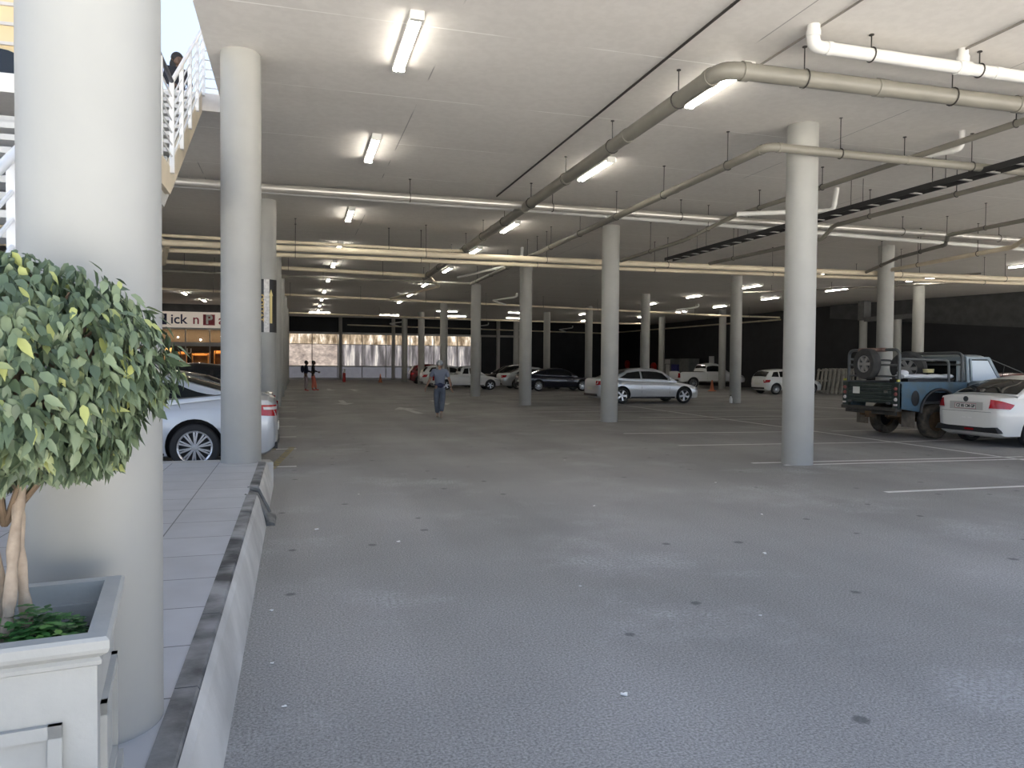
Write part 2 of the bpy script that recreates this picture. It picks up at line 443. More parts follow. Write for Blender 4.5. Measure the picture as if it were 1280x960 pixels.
# ------------------------------------------------------------------ setting
def struct(name, mb, m, parent=None, smooth=False):
    o = mb.build(name, m, parent, smooth)
    if parent is None: o['kind'] = 'structure'
    return o
SL0 = 5.2          # front edge of the slab above
CZ = 5.6
floor = struct('floor', MB().bb((-60, -70, -.2), (60, 90, 0)), M['asphalt'])
struct('ceiling', MB().bb((-1.09, SL0, CZ), (40, 67, CZ+.28)).bb((-16, 12.9, CZ), (-1.09, 67, CZ+.28)), M['ceiling'])
struct('ceiling_far', MB().bb((-2, 67, 6.5), (42, 76, 6.7)).bb((-2, 66.9, 5.6), (42, 67.05, 6.7)), M['black'])
# pavement and kerb
KX = -.36
struct('pavement', MB().bb((-14, -6, 0), (-.455, 10.42, .32)), M['paving'])
def kerb_seg(a, b):
    k = MB()
    k.m = 0
    y = a
    while y < b-.05:
        e = min(y+.92, b)
        k.prism([(-.46, .0), (-.36, .0), (-.36, .305), (-.375, .326), (-.46, .326)], y+.004, e-.004, 'Y')
        y = e
    k.m = 1
    k.prism([(-.363, 0), (-.275, 0), (-.295, .10), (-.34, .27), (-.363, .316)], a, b, 'Y')
    return k
tagk = struct('kerb', MB(), [M['kerbtop'], M['kerbface']]) if False else None
ko = kerb_seg(-6, 7.78)
for (vs, fs, mi) in [(lambda q: (q.v, q.f, q.mi))(kerb_seg(8.26, 10.3))]:
    o_ = len(ko.v); ko.v += vs; ko.f += [[i+o_ for i in f] for f in fs]; ko.mi += mi
ko.m = 1
ko.prism([(-.46, 10.3), (-.275, 10.3), (-.33, 10.62), (-.55, 10.72), (-2.0, 10.72), (-2.0, 10.42), (-.5, 10.42)], 0, .315, 'Z')
ko.m = 0
ko.prism([(-14, 0), (-2, 0)][0:0] or [(-14, 10.42), (-2, 10.42), (-2, 10.7), (-14, 10.7)], 0, .31, 'Z')
struct('kerb', ko, [M['kerbtop'], M['kerbface']], smooth=False)
dc = MB()
dc.prism([(-.49, 0), (-.49, .318), (-.44, .29), (-.37, .265), (-.33, .18), (-.27, .06), (-.20, .025), (-.19, 0)], 7.79, 8.25, 'Y')
for y in (7.79, 8.25): dc.tube([(-.48, y, .31), (-.37, y, .285), (-.32, y, .18), (-.26, y, .05)], .022, 8)
tag(dc.build('drain_chute', M['chute']), 'dark concrete rainwater chute crossing the kerb in front of the pillar', 'drain')
# painted lines (part of the floor)
def pline(name, a, b, w, m):
    d = Vector((b[0]-a[0], b[1]-a[1], 0)); L = d.length; d.normalize(); n = Vector((-d.y, d.x, 0))*w/2
    a = Vector((a[0], a[1], .003)); b = Vector((b[0], b[1], .003))
    MB().add([a-n, b-n, b+n, a+n], [(0, 1, 2, 3)]).build(name, m, floor, False)
for a, b in [((7.37, 8.0), (12.6, 7.9)), ((7.35, 10.95), (12.87, 10.64)), ((7.73, 10.6), (12.6, 10.36)), ((7.49, 13.72), (12.5, 13.37)),
             ((7.5, 16.4), (12.5, 16.0)), ((10.3, 21.37), (15.45, 21.2)), ((7.1, 20.6), (14.4, 20.0)), ((7.8, 24.5), (17.3, 24.0)),
             ((8.5, 27.34), (17.8, 26.6)), ((8.4, 31.67), (12.7, 31.2)), ((13.04, 16.0), (17.5, 16.0)), ((12.5, 13.4), (17, 13.6)),
             ((12.86, 28.5), (12.36, 8.0)), ((20.2, 26), (20.9, 24)), ((15.4, 19.8), (18, 19.8)), ((9, 34.5), (13, 34.2)), ((9, 37.4), (13, 37.2)), ((9, 40.3), (13, 40.2)),
             ((13, 36), (17.5, 35.6)), ((13, 39), (17.5, 38.8)), ((20.5, 33), (25, 33)), ((20.5, 36), (25, 36)), ((21, 40), (25.5, 40))]:
    pline('painted_line', a, b, .10, M['line'])
for y in (12.2, 14.7, 17.1, 19.9, 22.85, 25.8, 28.7, 31.6, 34.5):
    pline('painted_line', (-4.5, y), (.02, y), .10, M['line'])
pline('yellow_line', (-.36, 11.9), (-.05, 15.0), .12, M['yellow'])
def arrow(x, y, s=1., rz=0.):
    pts = [(-.09, -1.5), (.09, -1.5), (.09, .2), (.32, .2), (0, 1.3), (-.32, .2), (-.09, .2)]
    R = Matrix.Rotation(rz, 3, 'Z')
    vs = [R @ Vector((px*s, py*s, 0))+Vector((x, y, .004)) for px, py in pts]
    MB().add(vs, [(0, 1, 2, 6), (3, 4, 5), (2, 3, 5, 6)]).build('painted_arrow', M['arrow'], floor, False)
arrow(3.8, 26.3, 1.35, .05); arrow(1.9, 31.5, 1.3, PI); arrow(3.4, 46.5, 1.3, 0); arrow(5.8, 31, 1.3, PI); arrow(2.0, 47, 1.3, PI)

# walls
struct('wall_right', MB().add([(38.6, 22, 0), (33.4, 41, 0), (33.4, 76, 0), (33.4, 76, 6.7), (33.4, 41, 6.7), (38.6, 22, 6.7), (39.2, 22, 0), (34, 41, 0), (34, 76, 0), (34, 76, 6.7), (34, 41, 6.7), (39.2, 22, 6.7)],
       [(0, 1, 4, 5), (1, 2, 3, 4), (6, 7, 10, 11), (7, 8, 9, 10), (0, 5, 11, 6), (5, 4, 10, 11), (4, 3, 9, 10)]), M['black'])
def wrx(y): return 38.6-(y-22)*(5.2/19)
struct('wall_right_ramp', MB().add(
    [(wrx(22)-.3, 22, 3.0), (wrx(41)-.3, 41, 4.75), (wrx(41)-.3, 41, CZ), (wrx(22)-.3, 22, CZ), (wrx(22)+.2, 22, 3.0), (wrx(41)+.2, 41, 4.75), (wrx(41)+.2, 41, CZ), (wrx(22)+.2, 22, CZ)],
    [(0, 1, 2, 3), (0, 4, 5, 1), (1, 5, 6, 2), (4, 7, 6, 5)]), M['dgrey'])
struct('bounce_ground', MB().bb((-60, -60, 0), (60, -1.5, .004)), M['bounce_ground'])  # unseen pale ground added behind the camera to bounce light onto the ceiling
struct('trim_1', MB().bb((32.6, 37.4, 4.45), (33.1, 37.9, CZ)).bb((32.6, 33.6, 4.35), (33.1, 37.4, 4.6)), M['beam'])
struct('wall_back', MB().bb((18.25, 75, 0), (34, 75.3, 6.6)).bb((-1, 75, 4.62), (18.25, 75.3, 6.6)), M['black'])
struct('wall_left', MB().bb((-1.3, 56.2, 0), (-1.05, 75.2, 6.6)).bb((-16.3, 11, 0), (-16, 57, CZ)), M['dgrey'])
# glazed front at the far end
def facade():
    X0, X1, Y = -.75, 18.25, 75.0
    w = empty('window_1', (0, Y, 0)); w['kind'] = 'structure'
    fr = MB()
    fr.bb((X0, -.12, 4.42), (X1, .1, 4.62)); fr.bb((X0, -.08, 3.42), (X1, .05, 3.48)); fr.bb((X0, -.14, 1.26), (X1, .05, 1.38)); fr.bb((X0, -.14, 0), (X1, .05, .2))
    xs = [X0, 1.55, 3.95, 6.3, 8.6, 11.0, 13.4, 15.8, X1]
    for x in xs: fr.bb((x-.04, -.1, .1), (x+.04, .06, 4.5))
    for x in (5.1, 7.4, 9.8, 12.2, 14.6): fr.bb((x-.03, -.08, 3.45), (x+.03, .06, 4.5))
    fr.build('window_frame', M['white_frame'], w, False)
    ms = [M['pane_warm'], M['pane_mottled'], M['pane_strip']]
    for i in range(len(xs)-1):
        a, b = xs[i]+.04, xs[i+1]-.04
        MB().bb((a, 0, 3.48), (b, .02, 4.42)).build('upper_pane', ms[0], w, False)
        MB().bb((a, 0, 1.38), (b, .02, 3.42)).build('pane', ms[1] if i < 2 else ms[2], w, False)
        s = MB().bb((a, 0, .2), (b, .03, 1.26))
        s.bb((a+.25, -.03, .3), (a+.29, 0, 1.2)); s.bb((b-.29, -.03, .3), (b-.25, 0, 1.2)); s.bb((a+.25, -.03, 1.16), (b-.25, 0, 1.2))
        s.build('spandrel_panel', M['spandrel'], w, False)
    t = MB()
    t.bb((X1-.1, -.16, 4.42), (23.4, -.02, 4.62))
    o = t.build('trim_2', M['cream'], None, False); o.location = (0, Y, 0); o['kind'] = 'structure'
    for k, (x, lab) in enumerate(((4.2, 'slim pale post before the glazed front, behind the red fire extinguisher stand'), (9.3, 'slim pale post before the glazed front with the orange cone to its left'), (20.0, 'slim cream post against the black back wall beyond the end of the glazing'))):
        p = MB().bb((x-.16, 74.5, 0), (x+.16, 74.8, 6.49)).bb((x-.2, 74.46, 0), (x+.2, 74.84, .12))
        tag(p.build('steel_post', M['cream'], None, False), lab, 'post', 'slim posts at the far glazing')
facade()

# ------------------------------------------------------------------ columns
cm = MB().lathe([(0, 0), (.25, 0), (.25, CZ), (0, CZ)], n=40).mesh('concrete_column', M['column'])
def column(x, y, label, s=1., z0=0., z1=CZ):
    o = bpy.data.objects.new('concrete_column', cm); link(o)
    o.location = (x, y, z0); o.scale = (s, s, (z1-z0)/CZ)
    return tag(o, label, 'column', 'round concrete columns', 'thing')
column(-.692, 2.98, 'huge pale round column on the pavement right behind the potted tree', .90, .32, 7.5)
colA = column(-.68, 10.42, 'round column at the end of the pavement in front of the pale blue-silver sedan', 1, .315)
column(-.70, 19.55, 'round column wrapped with the TATTOO banner', 1)
for y, lb in ((29, 'third round column of the left row, next behind the TATTOO banner column'), (37.5, 'fourth round column of the left row, just before the couple by the far glazing'), (47.6, 'fifth round column of the left row, level with the couple by the far glazing'),
              (57, 'sixth round column of the left row, near the far glazing'), (65.5, 'last round column of the left row at the far glazing')):
    column(-.74, y, lb)
column(8.06, 10.72, 'tall round column with two white lines at its foot right of the driveway')
column(8.68, 20.0, 'round column standing in front of the tail of the silver sedan')
column(8.82, 28.7, 'round column standing left of the dark navy coupe')
column(8.72, 36.9, 'round column standing in front of the white pickup nose')
column(9.4, 48.9, 'round column rising right behind the walking man')
column(9.3, 57.5, 'round column rising behind the tail of the white hatchback')
column(9.2, 66.0, 'round column left of the dark red hatchback near the glazing')
column(18.62, 20.4, 'round column rising behind the rear of the old blue pickup')
column(18.75, 29.3, 'round column with the small white bottle at its foot')
column(18.7, 38.2, 'round column rising behind the roof of the silver sedan')
column(19.15, 47.7, 'round column behind the nose of the navy coupe')
column(18.25, 53.9, 'round column rising behind the roof of the navy coupe')
column(19.1, 65.0, 'thin far round column between the white pickup nose and the navy coupe')
column(29.0, 47.0, 'round column in front of the white double height pickup door, beside the orange cone')
column(28.66, 55.5, 'round column left of the blue cabinet by the black wall')
column(27.75, 28.35, 'round column behind the bed of the old pickup, right of the one at its tailgate')
column(28.4, 37.3, 'round column half hidden behind the tall column, beside the white hatchback')
column(32.75, 37.6, 'short round column under the grey ramp beam, left of the old pickup hoop', .9, 0, 4.42)
column(32.85, 35.05, 'short round column under the grey ramp beam, half hidden behind a taller column', .9, 0, 4.36)

# TATTOO banner round its column
def banner():
    root = empty('column_banner', (-.70, 19.55, 0), 0, 'black and white TATTOO banner wrapped round the second column of the left row', 'banner')
    base = -PI/2+math.atan2(-.7, 19.55)*-1*0
    r = .258
    def arc(a0, a1, z0, z1, rr, name, m, par):
        n = 10; rows = []
        for i in range(n+1):
            t = base+math.asin(max(-1, min(1, a0)))+(math.asin(a1)-math.asin(max(-1, a0)))*i/n
            rows.append([(rr*math.cos(t), rr*math.sin(t), z) for z in (z0, z1)])
        inn = [[(p[0]*(rr-.006)/rr, p[1]*(rr-.006)/rr, p[2]) for p in q] for q in rows]
        b = MB().grid(rows); b.grid(inn)
        b.grid([[q[0] for q in rows], [q[0] for q in inn]]); b.grid([[q[1] for q in rows], [q[1] for q in inn]])
        b.grid([rows[0], inn[0]]); b.grid([rows[-1], inn[-1]])
        return b.build(name, m, par)
    z0, z1 = 2.36, 3.65
    p = arc(-.95, .985, z0, z1, r, 'sheet', M['banner'], root)
    arc(-.14, .36, z0, z1, r+.004, 'white_strip', M['bannerw'], root)
    arc(.40, .60, z0+.22, z1-.38, r+.004, 'gold_arrow_shaft', M['goldpale'], root)
    me = text_mesh('TATTOO', .16, .002, .009); me.materials.clear(); me.materials.append(M['gold'])
    for v in me.vertices:
        u, w = v.co.x, v.co.y
        t = base+math.asin(-.34)+w/r
        v.co = ((r+.004)*math.cos(t), (r+.004)*math.sin(t), 2.95+u)
    link(bpy.data.objects.new('lettering', me), root)
    h = MB(); rr = r+.005
    def pt(a, z): t = base+math.asin(a); return (rr*math.cos(t), rr*math.sin(t), z)
    h.add([pt(.33, z1-.40), pt(.5, z1-.40), pt(.66, z1-.40), pt(.5, z1-.24)], [(0, 1, 3), (1, 2, 3)])
    h.build('gold_arrow_head', M['goldpale'], root)
banner()

# ------------------------------------------------------------------ ceiling lights
def make_light():
    r = empty('fluorescent_light', (0, 0, CZ))
    h = MB().bb((-.075, -.80, -.055), (.075, .80, 0)); h.bb((-.08, -.83, -.10), (.08, -.76, 0)); h.bb((-.08, .76, -.10), (.08, .83, 0))
    h.build('housing', M['lamphouse'], r, False)
    for s in (-.036, .036):
        MB().cyl((s, -.765, -.085), (s, .765, -.085), .019, n=10).build('tube', M['tube'], r)
    return r
lp = None
def light(x, y, label, rz=0.):
    global lp
    if lp is None:
        lp = make_light(); lp.location = (x, y, CZ); lp.rotation_euler = (0, 0, rz); tag(lp, label, 'ceiling light', 'fluorescent ceiling lights')
    else: dup(lp, (x, y, CZ), rz, label)
ORD = ['first', 'second', 'third', 'fourth', 'fifth', 'sixth', 'seventh', 'eighth', 'ninth', 'tenth']
for i, y in enumerate((9.37, 14.1, 20.45, 26.0, 30.75, 36.4, 42.4, 47.8, 52.9, 57.6)):
    light(1.32+.035*i, y, f'lit twin tube ceiling light, {ORD[i]} from the camera in the row along the left columns')
for i, y in enumerate((9.5, 14.2, 20.8, 25.6, 30.9, 37.1, 42.8, 47.9)):
    light(5.7+.095*i, y, f'lit twin tube ceiling light, {ORD[i]} from the camera beside the thick grey pipe')
for x, y, rz, lb in [(1.8, 60.0, PI/2, 'crosswise tube light at the far end of the left light row'), (7.3, 61.3, PI/2, 'crosswise tube light above the orange cone at the glazing'),
                  (10.8, 55.1, PI/2, 'crosswise tube light left of the column behind the walking man, nearer one'), (12.65, 60.4, PI/2, 'crosswise tube light right of the column behind the walking man'),
                  (16.2, 54.6, PI/2, 'nearer crosswise tube light above the grey hatchback'), (17.85, 61, PI/2, 'farther crosswise tube light above the grey hatchback'), (24.5, 62, 0, 'far tube light before the black wall above the navy coupe'),
                  (21.2, 53.9, 0, 'far small tube light above the nose of the navy coupe'), (26.8, 55.2, 0, 'far tube light between the silver sedan columns near the black wall'),
                  (21.7, 43.6, 0, 'tube light left of the column behind the silver sedan roof'), (26.9, 49.2, 0, 'tube light above the tail of the white pickup at the black wall'),
                  (21.6, 38, 0, 'tube light above the nose of the silver sedan'), (26.75, 43.7, 0, 'tube light above the cab of the white pickup at the black wall'),
                  (21.5, 32.3, 0, 'tube light right of the column with the bottle'), (26.2, 37.5, 0, 'tube light above the tail of the white hatchback by the black wall'),
                  (26.3, 32.1, 0, 'tube light right of the tall column with white lines, below the pipes'), (21.5, 27.0, 0, 'tube light touching the right edge of the tall column, between cream pipes'),
                  (26.6, 27.1, 0, 'tube light beside the top of the column behind the old pickup bed'), (26.6, 22.0, 0, 'tube light cut by the right edge of the view'),
                  (-6.1, 46.5, 0, 'nearer of two tube lights before the supermarket sign'), (-5.6, 51.5, 0, 'tube light right above the supermarket sign')]:
    light(x, y, lb, rz)

# ------------------------------------------------------------------ pipes
def fillet(pts, rad, n=5):
    pts = [Vector(p) for p in pts]; out = [pts[0]]
    for i in range(1, len(pts)-1):
        a, b, c = pts[i-1], pts[i], pts[i+1]
        d1 = (a-b); d2 = (c-b); r = min(rad, d1.length*.45, d2.length*.45)
        p, q = b+d1.normalized()*r, b+d2.normalized()*r
        for k in range(n+1):
            t = k/n; out.append(p*(1-t)**2+b*2*t*(1-t)+q*t*t)
    out.append(pts[-1]); return out
HANG = {}
def hanger(x, y, z, r, parent, m=None):
    key = (round(z, 2), round(r, 3))
    if key not in HANG:
        b = MB().cyl((0, 0, r), (0, 0, CZ-z), .008, n=6)
        b.cyl((0, 0, CZ-z-.012), (0, 0, CZ-z), .03, n=8)
        HANG[key] = b
        ring = [(0, (r+.008)*math.cos(t), (r+.008)*math.sin(t)) for t in [2*PI*k/16 for k in range(16)]]
        b2 = MB(); b2.v = list(b.v); b2.f = list(b.f); b2.mi = list(b.mi)
        b.tube(ring, .009, 6, True)
        ring = [(p[1], 0, p[2]) for p in ring]; b2.tube(ring, .009, 6, True)
        HANG[key] = (b.mesh('hanger', M['rod']), b2.mesh('hanger', M['rod']))
    return HANG[key]
def pipe(label, pts, r, m, step=2.2, collars=3.0, name='pipe', rad=None, hang=True, n=14, cat='pipe'):
    P = fillet(pts, rad or r*2.2)
    b = MB().tube(P, r, n)
    pv = [Vector(p) for p in pts]
    for i in range(1, len(pv)-1):     # sockets of the elbows
        for d in ((pv[i-1]-pv[i]), (pv[i+1]-pv[i])):
            L = d.length; d = d.normalized(); o = min(r*2.3, L*.45)
            b.cyl(pv[i]+d*o, pv[i]+d*(o+r*.9), r*1.13, n=n)
    for i in range(len(pv)-1):
        d = pv[i+1]-pv[i]; L = d.length; k = int(L/collars)
        for j in range(1, k+1):
            c = pv[i]+d*(j/(k+1)); b.cyl(c-d.normalized()*r*.7, c+d.normalized()*r*.7, r*1.09, n=n)
    o = b.build(name, m, None); tag(o, label, cat, 'pipes under the ceiling')
    if hang:
        for i in range(len(pv)-1):
            d = pv[i+1]-pv[i]; L = d.length
            if L < 1.2 or abs(d.z) > .5*L: continue
            k = max(1, int(L/step))
            for j in range(k):
                c = pv[i]+d*((j+.5)/k)
                hm = hanger(0, 0, c.z, r, o)
                ho = bpy.data.objects.new('hanger', hm[0] if abs(d.x) > abs(d.y) else hm[1]); link(ho, o); ho.location = c
    return o
pipe('thick grey drain pipe running down the driveway then turning right under the ceiling', [(5.0, 30.2, 5.1), (4.95, 8.1, 5.2), (14, 7.95, 5.22)], .105, M['pipegrey'], 2.1)
pipe('thinner grey drain pipe that bends right in front of the tall column with white lines', [(7.1, 31.0, 5.0), (7.05, 10.2, 5.03), (15, 10.2, 5.05)], .07, M['pipegrey'], 2.3)
pipe('white plastic pipe dropping from the ceiling at upper right and running right', [(5.80, 7.55, CZ), (5.80, 7.56, 5.36), (14, 7.56, 5.36)], .075, M['pipewhite'], 1.6)
w_ = MB().tube(fillet([(8.0, 7.56, 5.36), (8.0, 7.56, CZ)], .05), .06, 12); w_.cyl((7.9, 7.56, 5.36), (8.1, 7.56, 5.36), .088, n=14); w_.cyl((8.0, 7.56, 5.43), (8.0, 7.56, 5.5), .075)
tag(w_.build('pipe', M['pipewhite']), 'short white pipe tee rising to the ceiling from the upper right white pipe', 'pipe', 'pipes under the ceiling')
pipe('shiny silver lagged pipe crossing the whole ceiling between first and second columns', [(-9, 16.3, 5.2), (30, 16.3, 5.2)], .085, M['pipesilver'], 3.2)
pipe('white pipe running close behind the silver lagged pipe', [(-9, 16.95, 5.3), (6, 17.0, 5.26), (30, 17.8, 5.15)], .06, M['pipewhite'], 4.0, hang=False)
pipe('upper of the two cream pipes crossing behind the second columns', [(-9, 22.0, 4.78), (9, 21.3, 4.75), (30, 20.1, 4.73)], .085, M['pipecream'], 3.6)
pipe('lower of the two cream pipes crossing behind the second columns', [(-9, 22.9, 4.70), (9, 22.2, 4.70), (30, 20.9, 4.70)], .06, M['pipecream'], 3.6)
pipe('thin cream pipe above the pair of cream pipes, joining the thick grey pipe', [(-9, 22.2, 5.05), (4.3, 22.35, 5.02), (4.95, 22.6, 5.08)], .045, M['pipecream'], 3)
pipe('cream pipe crossing left from the end of the thick grey drain pipe', [(-9, 28.2, 5.12), (5.0, 29.6, 5.1)], .075, M['pipecream'], 3.2)
pipe('thin grey pipe crossing left from the end of the thinner grey drain pipe', [(-9, 30.7, 5.03), (7.1, 31.0, 5.0)], .05, M['pipegrey'], 3.4)
pipe('cream pipe crossing the middle of the hall below the fifth lights', [(-9, 37.5, 5.0), (12, 41.3, 5.0), (27, 44.5, 5.0), (32, 44.7, 5.0)], .06, M['pipecream'], 3.4)
pipe('pale pipe crossing the back of the hall above the crosswise lights', [(-.4, 53.2, 5.0), (16, 55.9, 5.0), (27, 55.9, 5.0)], .06, M['pipecream'], 4)
pipe('pale pipe along the far glazing that turns along the black right wall', [(4.4, 67.7, 5.0), (21, 71.5, 5.0), (31.5, 73.9, 5.0), (32.7, 56, 5.0), (33.0, 46, 4.95)], .06, M['pipecream'], 5, hang=False)
pipe('long dark drain pipe running away right of the tall column, dropping onto the cream pipes', [(10.15, 5.5, 5.2), (10.05, 15.9, 5.2), (9.6, 17.4, 4.85), (9.4, 20.9, 4.76)], .05, M['pipegrey'], 1.9)
pipe('dark drain pipe under the cable tray, dropping onto the cream pipes', [(12.35, 6, 5.0), (12.35, 15.2, 5.0), (12.4, 15.7, 4.75), (12.1, 20.4, 4.74)], .05, M['pipegrey'], 1.9)
pipe('dark drain pipe meeting the cream pipes left of the column behind the old pickup', [(16.0, 9, 5.0), (15.95, 15.4, 5.0), (16.9, 16.4, 4.95), (17.4, 18.6, 4.92), (18.1, 20.7, 4.76)], .05, M['pipegrey'], 2)
pipe('cream drain pipe meeting the cream pipes at the right edge of the view', [(17.5, 9.5, 4.95), (17.45, 14.4, 4.9), (17.95, 15.3, 4.78), (18.3, 19.8, 4.74)], .06, M['pipecream'], 2.2)
pipe('white branch pipe with upturned end, hanging right of the tall column', [(9.7, 15.2, 5.1), (11.5, 14.2, 5.1), (11.55, 14.15, CZ)], .055, M['pipewhite'], 2, hang=False)
pipe('pale pipe with elbow rising to the ceiling above the cable tray', [(10.2, 11.3, 5.3), (10.75, 10.15, 5.3), (10.75, 10.15, CZ)], .05, M['pipewhite'], 2, hang=False)
pipe('short white branch pipe with upturned end above the pair of cream pipes', [(6.2, 29.3, 5.05), (7.4, 24.6, 5.1), (7.4, 24.55, CZ)], .05, M['pipewhite'], 2, hang=False)
pipe('cream branch pipe bending off the far end of the thinner grey pipe', [(5.0, 29.3, 5.1), (6.1, 33, 5.05), (4.8, 39.8, 5.02)], .05, M['pipecream'], 3, hang=False)
for k, (x, y, lb) in enumerate(((11.5, 41.2, 'small zigzag branch on the middle crossing pipe left of the second column'), (24.4, 43.9, 'small zigzag branch on the middle crossing pipe above the white pickup'),
                            (9.0, 68.2, 'small zigzag branch pipe at the glazing near the first slim post'), (17.3, 70.4, 'small zigzag branch pipe left of the column before the white pickup'), (26.6, 72.4, 'small zigzag branch pipe above the navy coupe'))):
    pipe(lb, [(x, y, 5.0), (x-.9, y-.3, 5.2), (x+.35, y-.9, 5.38), (x+.35, y-.9, CZ)], .05, M['pipewhite'], hang=False)
pipe('short cream stub pipe with flared ends behind the big left column', [(-4.2, 21.3, 5.1), (-3.3, 22.0, 4.8), (-3.7, 24, 4.5)], .075, M['pipecream'], hang=False)
pipe('thin dark conduit running along the ceiling left of the thick grey pipe', [(4.6, 4.9, 5.57), (4.55, 17.2, 5.57)], .018, M['rod'], hang=False, n=8, cat='conduit')
pipe('thin conduit on the ceiling leading to the light under the thick grey pipe', [(5.86, 4.9, 5.575), (5.86, 8.7, 5.575)], .014, M['pipedark'], hang=False, n=8, cat='conduit')
pipe('thin conduit on the ceiling running to the white pipe tee', [(7.95, 4.9, 5.575), (7.98, 7.5, 5.575)], .016, M['pipedark'], hang=False, n=8, cat='conduit')
pipe('thin white conduit running up the black right wall behind the silver sedan', [(33.28, 69, 1.6), (33.28, 69, 5.0)], .04, M['pipewhite'], hang=False, n=8, cat='conduit')
pipe('dark pipe under the ceiling at far right below the cream pipes', [(19.5, 24.5, 5.15), (24.5, 23.5, 5.2), (24.9, 22.5, 5.2)], .04, M['pipedark'], 2.2)
pipe('dark pipe on the ceiling left of the ramp wall', [(21.5, 33, 5.3), (28.6, 24.6, 5.3), (28.9, 24.3, 5.3)], .045, M['pipedark'], 2.6)
# cable tray
def tray():
    x0, ya, yb, z = 11.36, 6.0, 21.6, 4.98
    r = empty('cable_tray', (x0, ya, z), 0, 'dark ladder cable tray hung below the ceiling right of the tall column', 'cable tray')
    for s in (-.14, .14):
        MB().bb((s-.012, 0, -.05), (s+.012, yb-ya, .05)).build('side_rail', M['tray'], r, False)
    for i in range(int((yb-ya)/.55)): MB().bb((-.14, .2+i*.55, -.05), (.14, .26+i*.55, -.03)).build('rung', M['rungs'], r, False)
    c = MB()
    for k, o in enumerate((-.11, -.085)):
        c.tube([(o+.004*math.sin(i*1.3+k), i*(yb-ya)/16, -.002+.005*k) for i in range(17)], .010, 6)
    c.build('cables', M['ink'], r)
    for i in range(7):
        for s in (-.15, .15):
            MB().cyl((s, 1+i*2.1, -.04), (s, 1+i*2.1, CZ-z), .007, n=6).build('hanger', M['rod'], r)
tray()
tag(MB().lathe([(0, -.03), (.1, -.03), (.13, -.012), (.14, 0)], (-.95+.35, 8.5, CZ), n=24).build('ceiling_cover', M['ceiling']), 'round cover plate on the ceiling near the slab edge, top left', 'cover plate')

# ------------------------------------------------------------------ staircase at left
def stairs():
    XR, XL = -1.42, -2.75
    r = empty('staircase', (0, 0, 0), 0, 'open outdoor staircase with beige stringer and white rails left of the slab edge', 'staircase')
    A = (12.9, 5.88); B = (9.72, 3.9); Cc = (8.1, 3.9); D = (2.3, .32)
    for nm, x in (('stringer', XR), ('stringer', XL+.06)):
        for p, q in ((A, B), (B, Cc), (Cc, D)):
            f = MB(); h = .30
            f.prism([(p[0], p[1]+.02), (q[0], q[1]+.02), (q[0], q[1]-h), (p[0], p[1]-h)], x-.06, x, 'X')
            f.build(nm, M['stringer'], r, False)
    f = MB()
    f.prism([(A[0], A[1]-.28), (B[0], B[1]-.28), (Cc[0], Cc[1]-.28), (Cc[0], Cc[1]-.46), (B[0]-.05, B[1]-.46), (A[0], A[1]-.46)], XL+.1, XR-.06, 'X')
    f.build('soffit_slab', M['tread'], r, False)
    MB().bb((XL, Cc[0], 3.78), (XR-.06, B[0], 3.9)).build('landing', M['tread'], r, False)
    for p, q in ((A, B), (Cc, D)):
        n = round((p[1]-q[1])/.175)
        for i in range(1, n):
            t = i/n; y = p[0]+(q[0]-p[0])*t; z = p[1]+(q[1]-p[1])*t
            MB().bb((XL+.05, y-.15, z-.05), (XR-.06, y+.16, z)).build('tread', M['tread'], r, False)
    rl = MB(); hr = MB()
    def off(p, h): return (XR+.02, p[0], p[1]+h)
    rail = bpy.data.objects.new('railing', None); link(rail, r)
    for p, q, md in ((A, B, M['rail']), (B, Cc, M['raild']), (Cc, D, M['rail'])):
        MB().tube([off(p, 1.02), off(q, 1.02)], .026, 10).build('handrail', md, rail)
        for k in range(6):
            MB().tube([off(p, .14+k*.14), off(q, .14+k*.14)], .012, 6).build('rail', M['rail'], rail)
        L = abs(p[0]-q[0]); n = max(1, round(L/.74))
        for i in range(n+1):
            t = i/n; y = p[0]+(q[0]-p[0])*t; z = p[1]+(q[1]-p[1])*t
            if i == n and p is not Cc: continue
            MB().bb((XR-.005, y-.03, z-.05), (XR+.045, y+.03, z+1.02)).build('post', M['rail'], rail, False)
    g = empty('guard_rail', (0, 0, 0), 0, 'white horizontal guard rail on the upper slab at the stair head', 'railing')
    for k in range(7): MB().tube([(XR, 12.96, 5.98+k*.145), (-.2, 12.96, 5.98+k*.145)], .012 if k < 6 else .024, 8).build('rail', M['rail'], g)
    for x in (XR, -.8, -.2): MB().cyl((x, 12.96, 5.88), (x, 12.96, 6.87), .02, n=8).build('post', M['rail'], g)
stairs()
def leftbuilding():
    b = empty('building', (-12, 17, 5.88), 0, 'sunlit yellow beige building front with louvres beyond the stairs', 'building')
    w = MB().bb((-6, 0, 0), (8.2, 4, 10)); w.build('wall', M['shade'], b, False)
    l = MB()
    for k in range(14): l.bb((-6, -.06, 1.5+k*.38), (8.2, .02, 1.56+k*.38))
    l.build('louvre', M['cream'], b, False)
    u = MB().bb((10.45, 0, 0), (22, 8, 14)); u.build('sun_blocker', M['shade'], b, False)  # unseen block added to keep the sun off the stairs
    a = MB(); a.cyl((6.4, -.08, .9), (6.4, .3, .9), .9, n=24); a.build('arched_window', M['glass'], b)
leftbuilding()

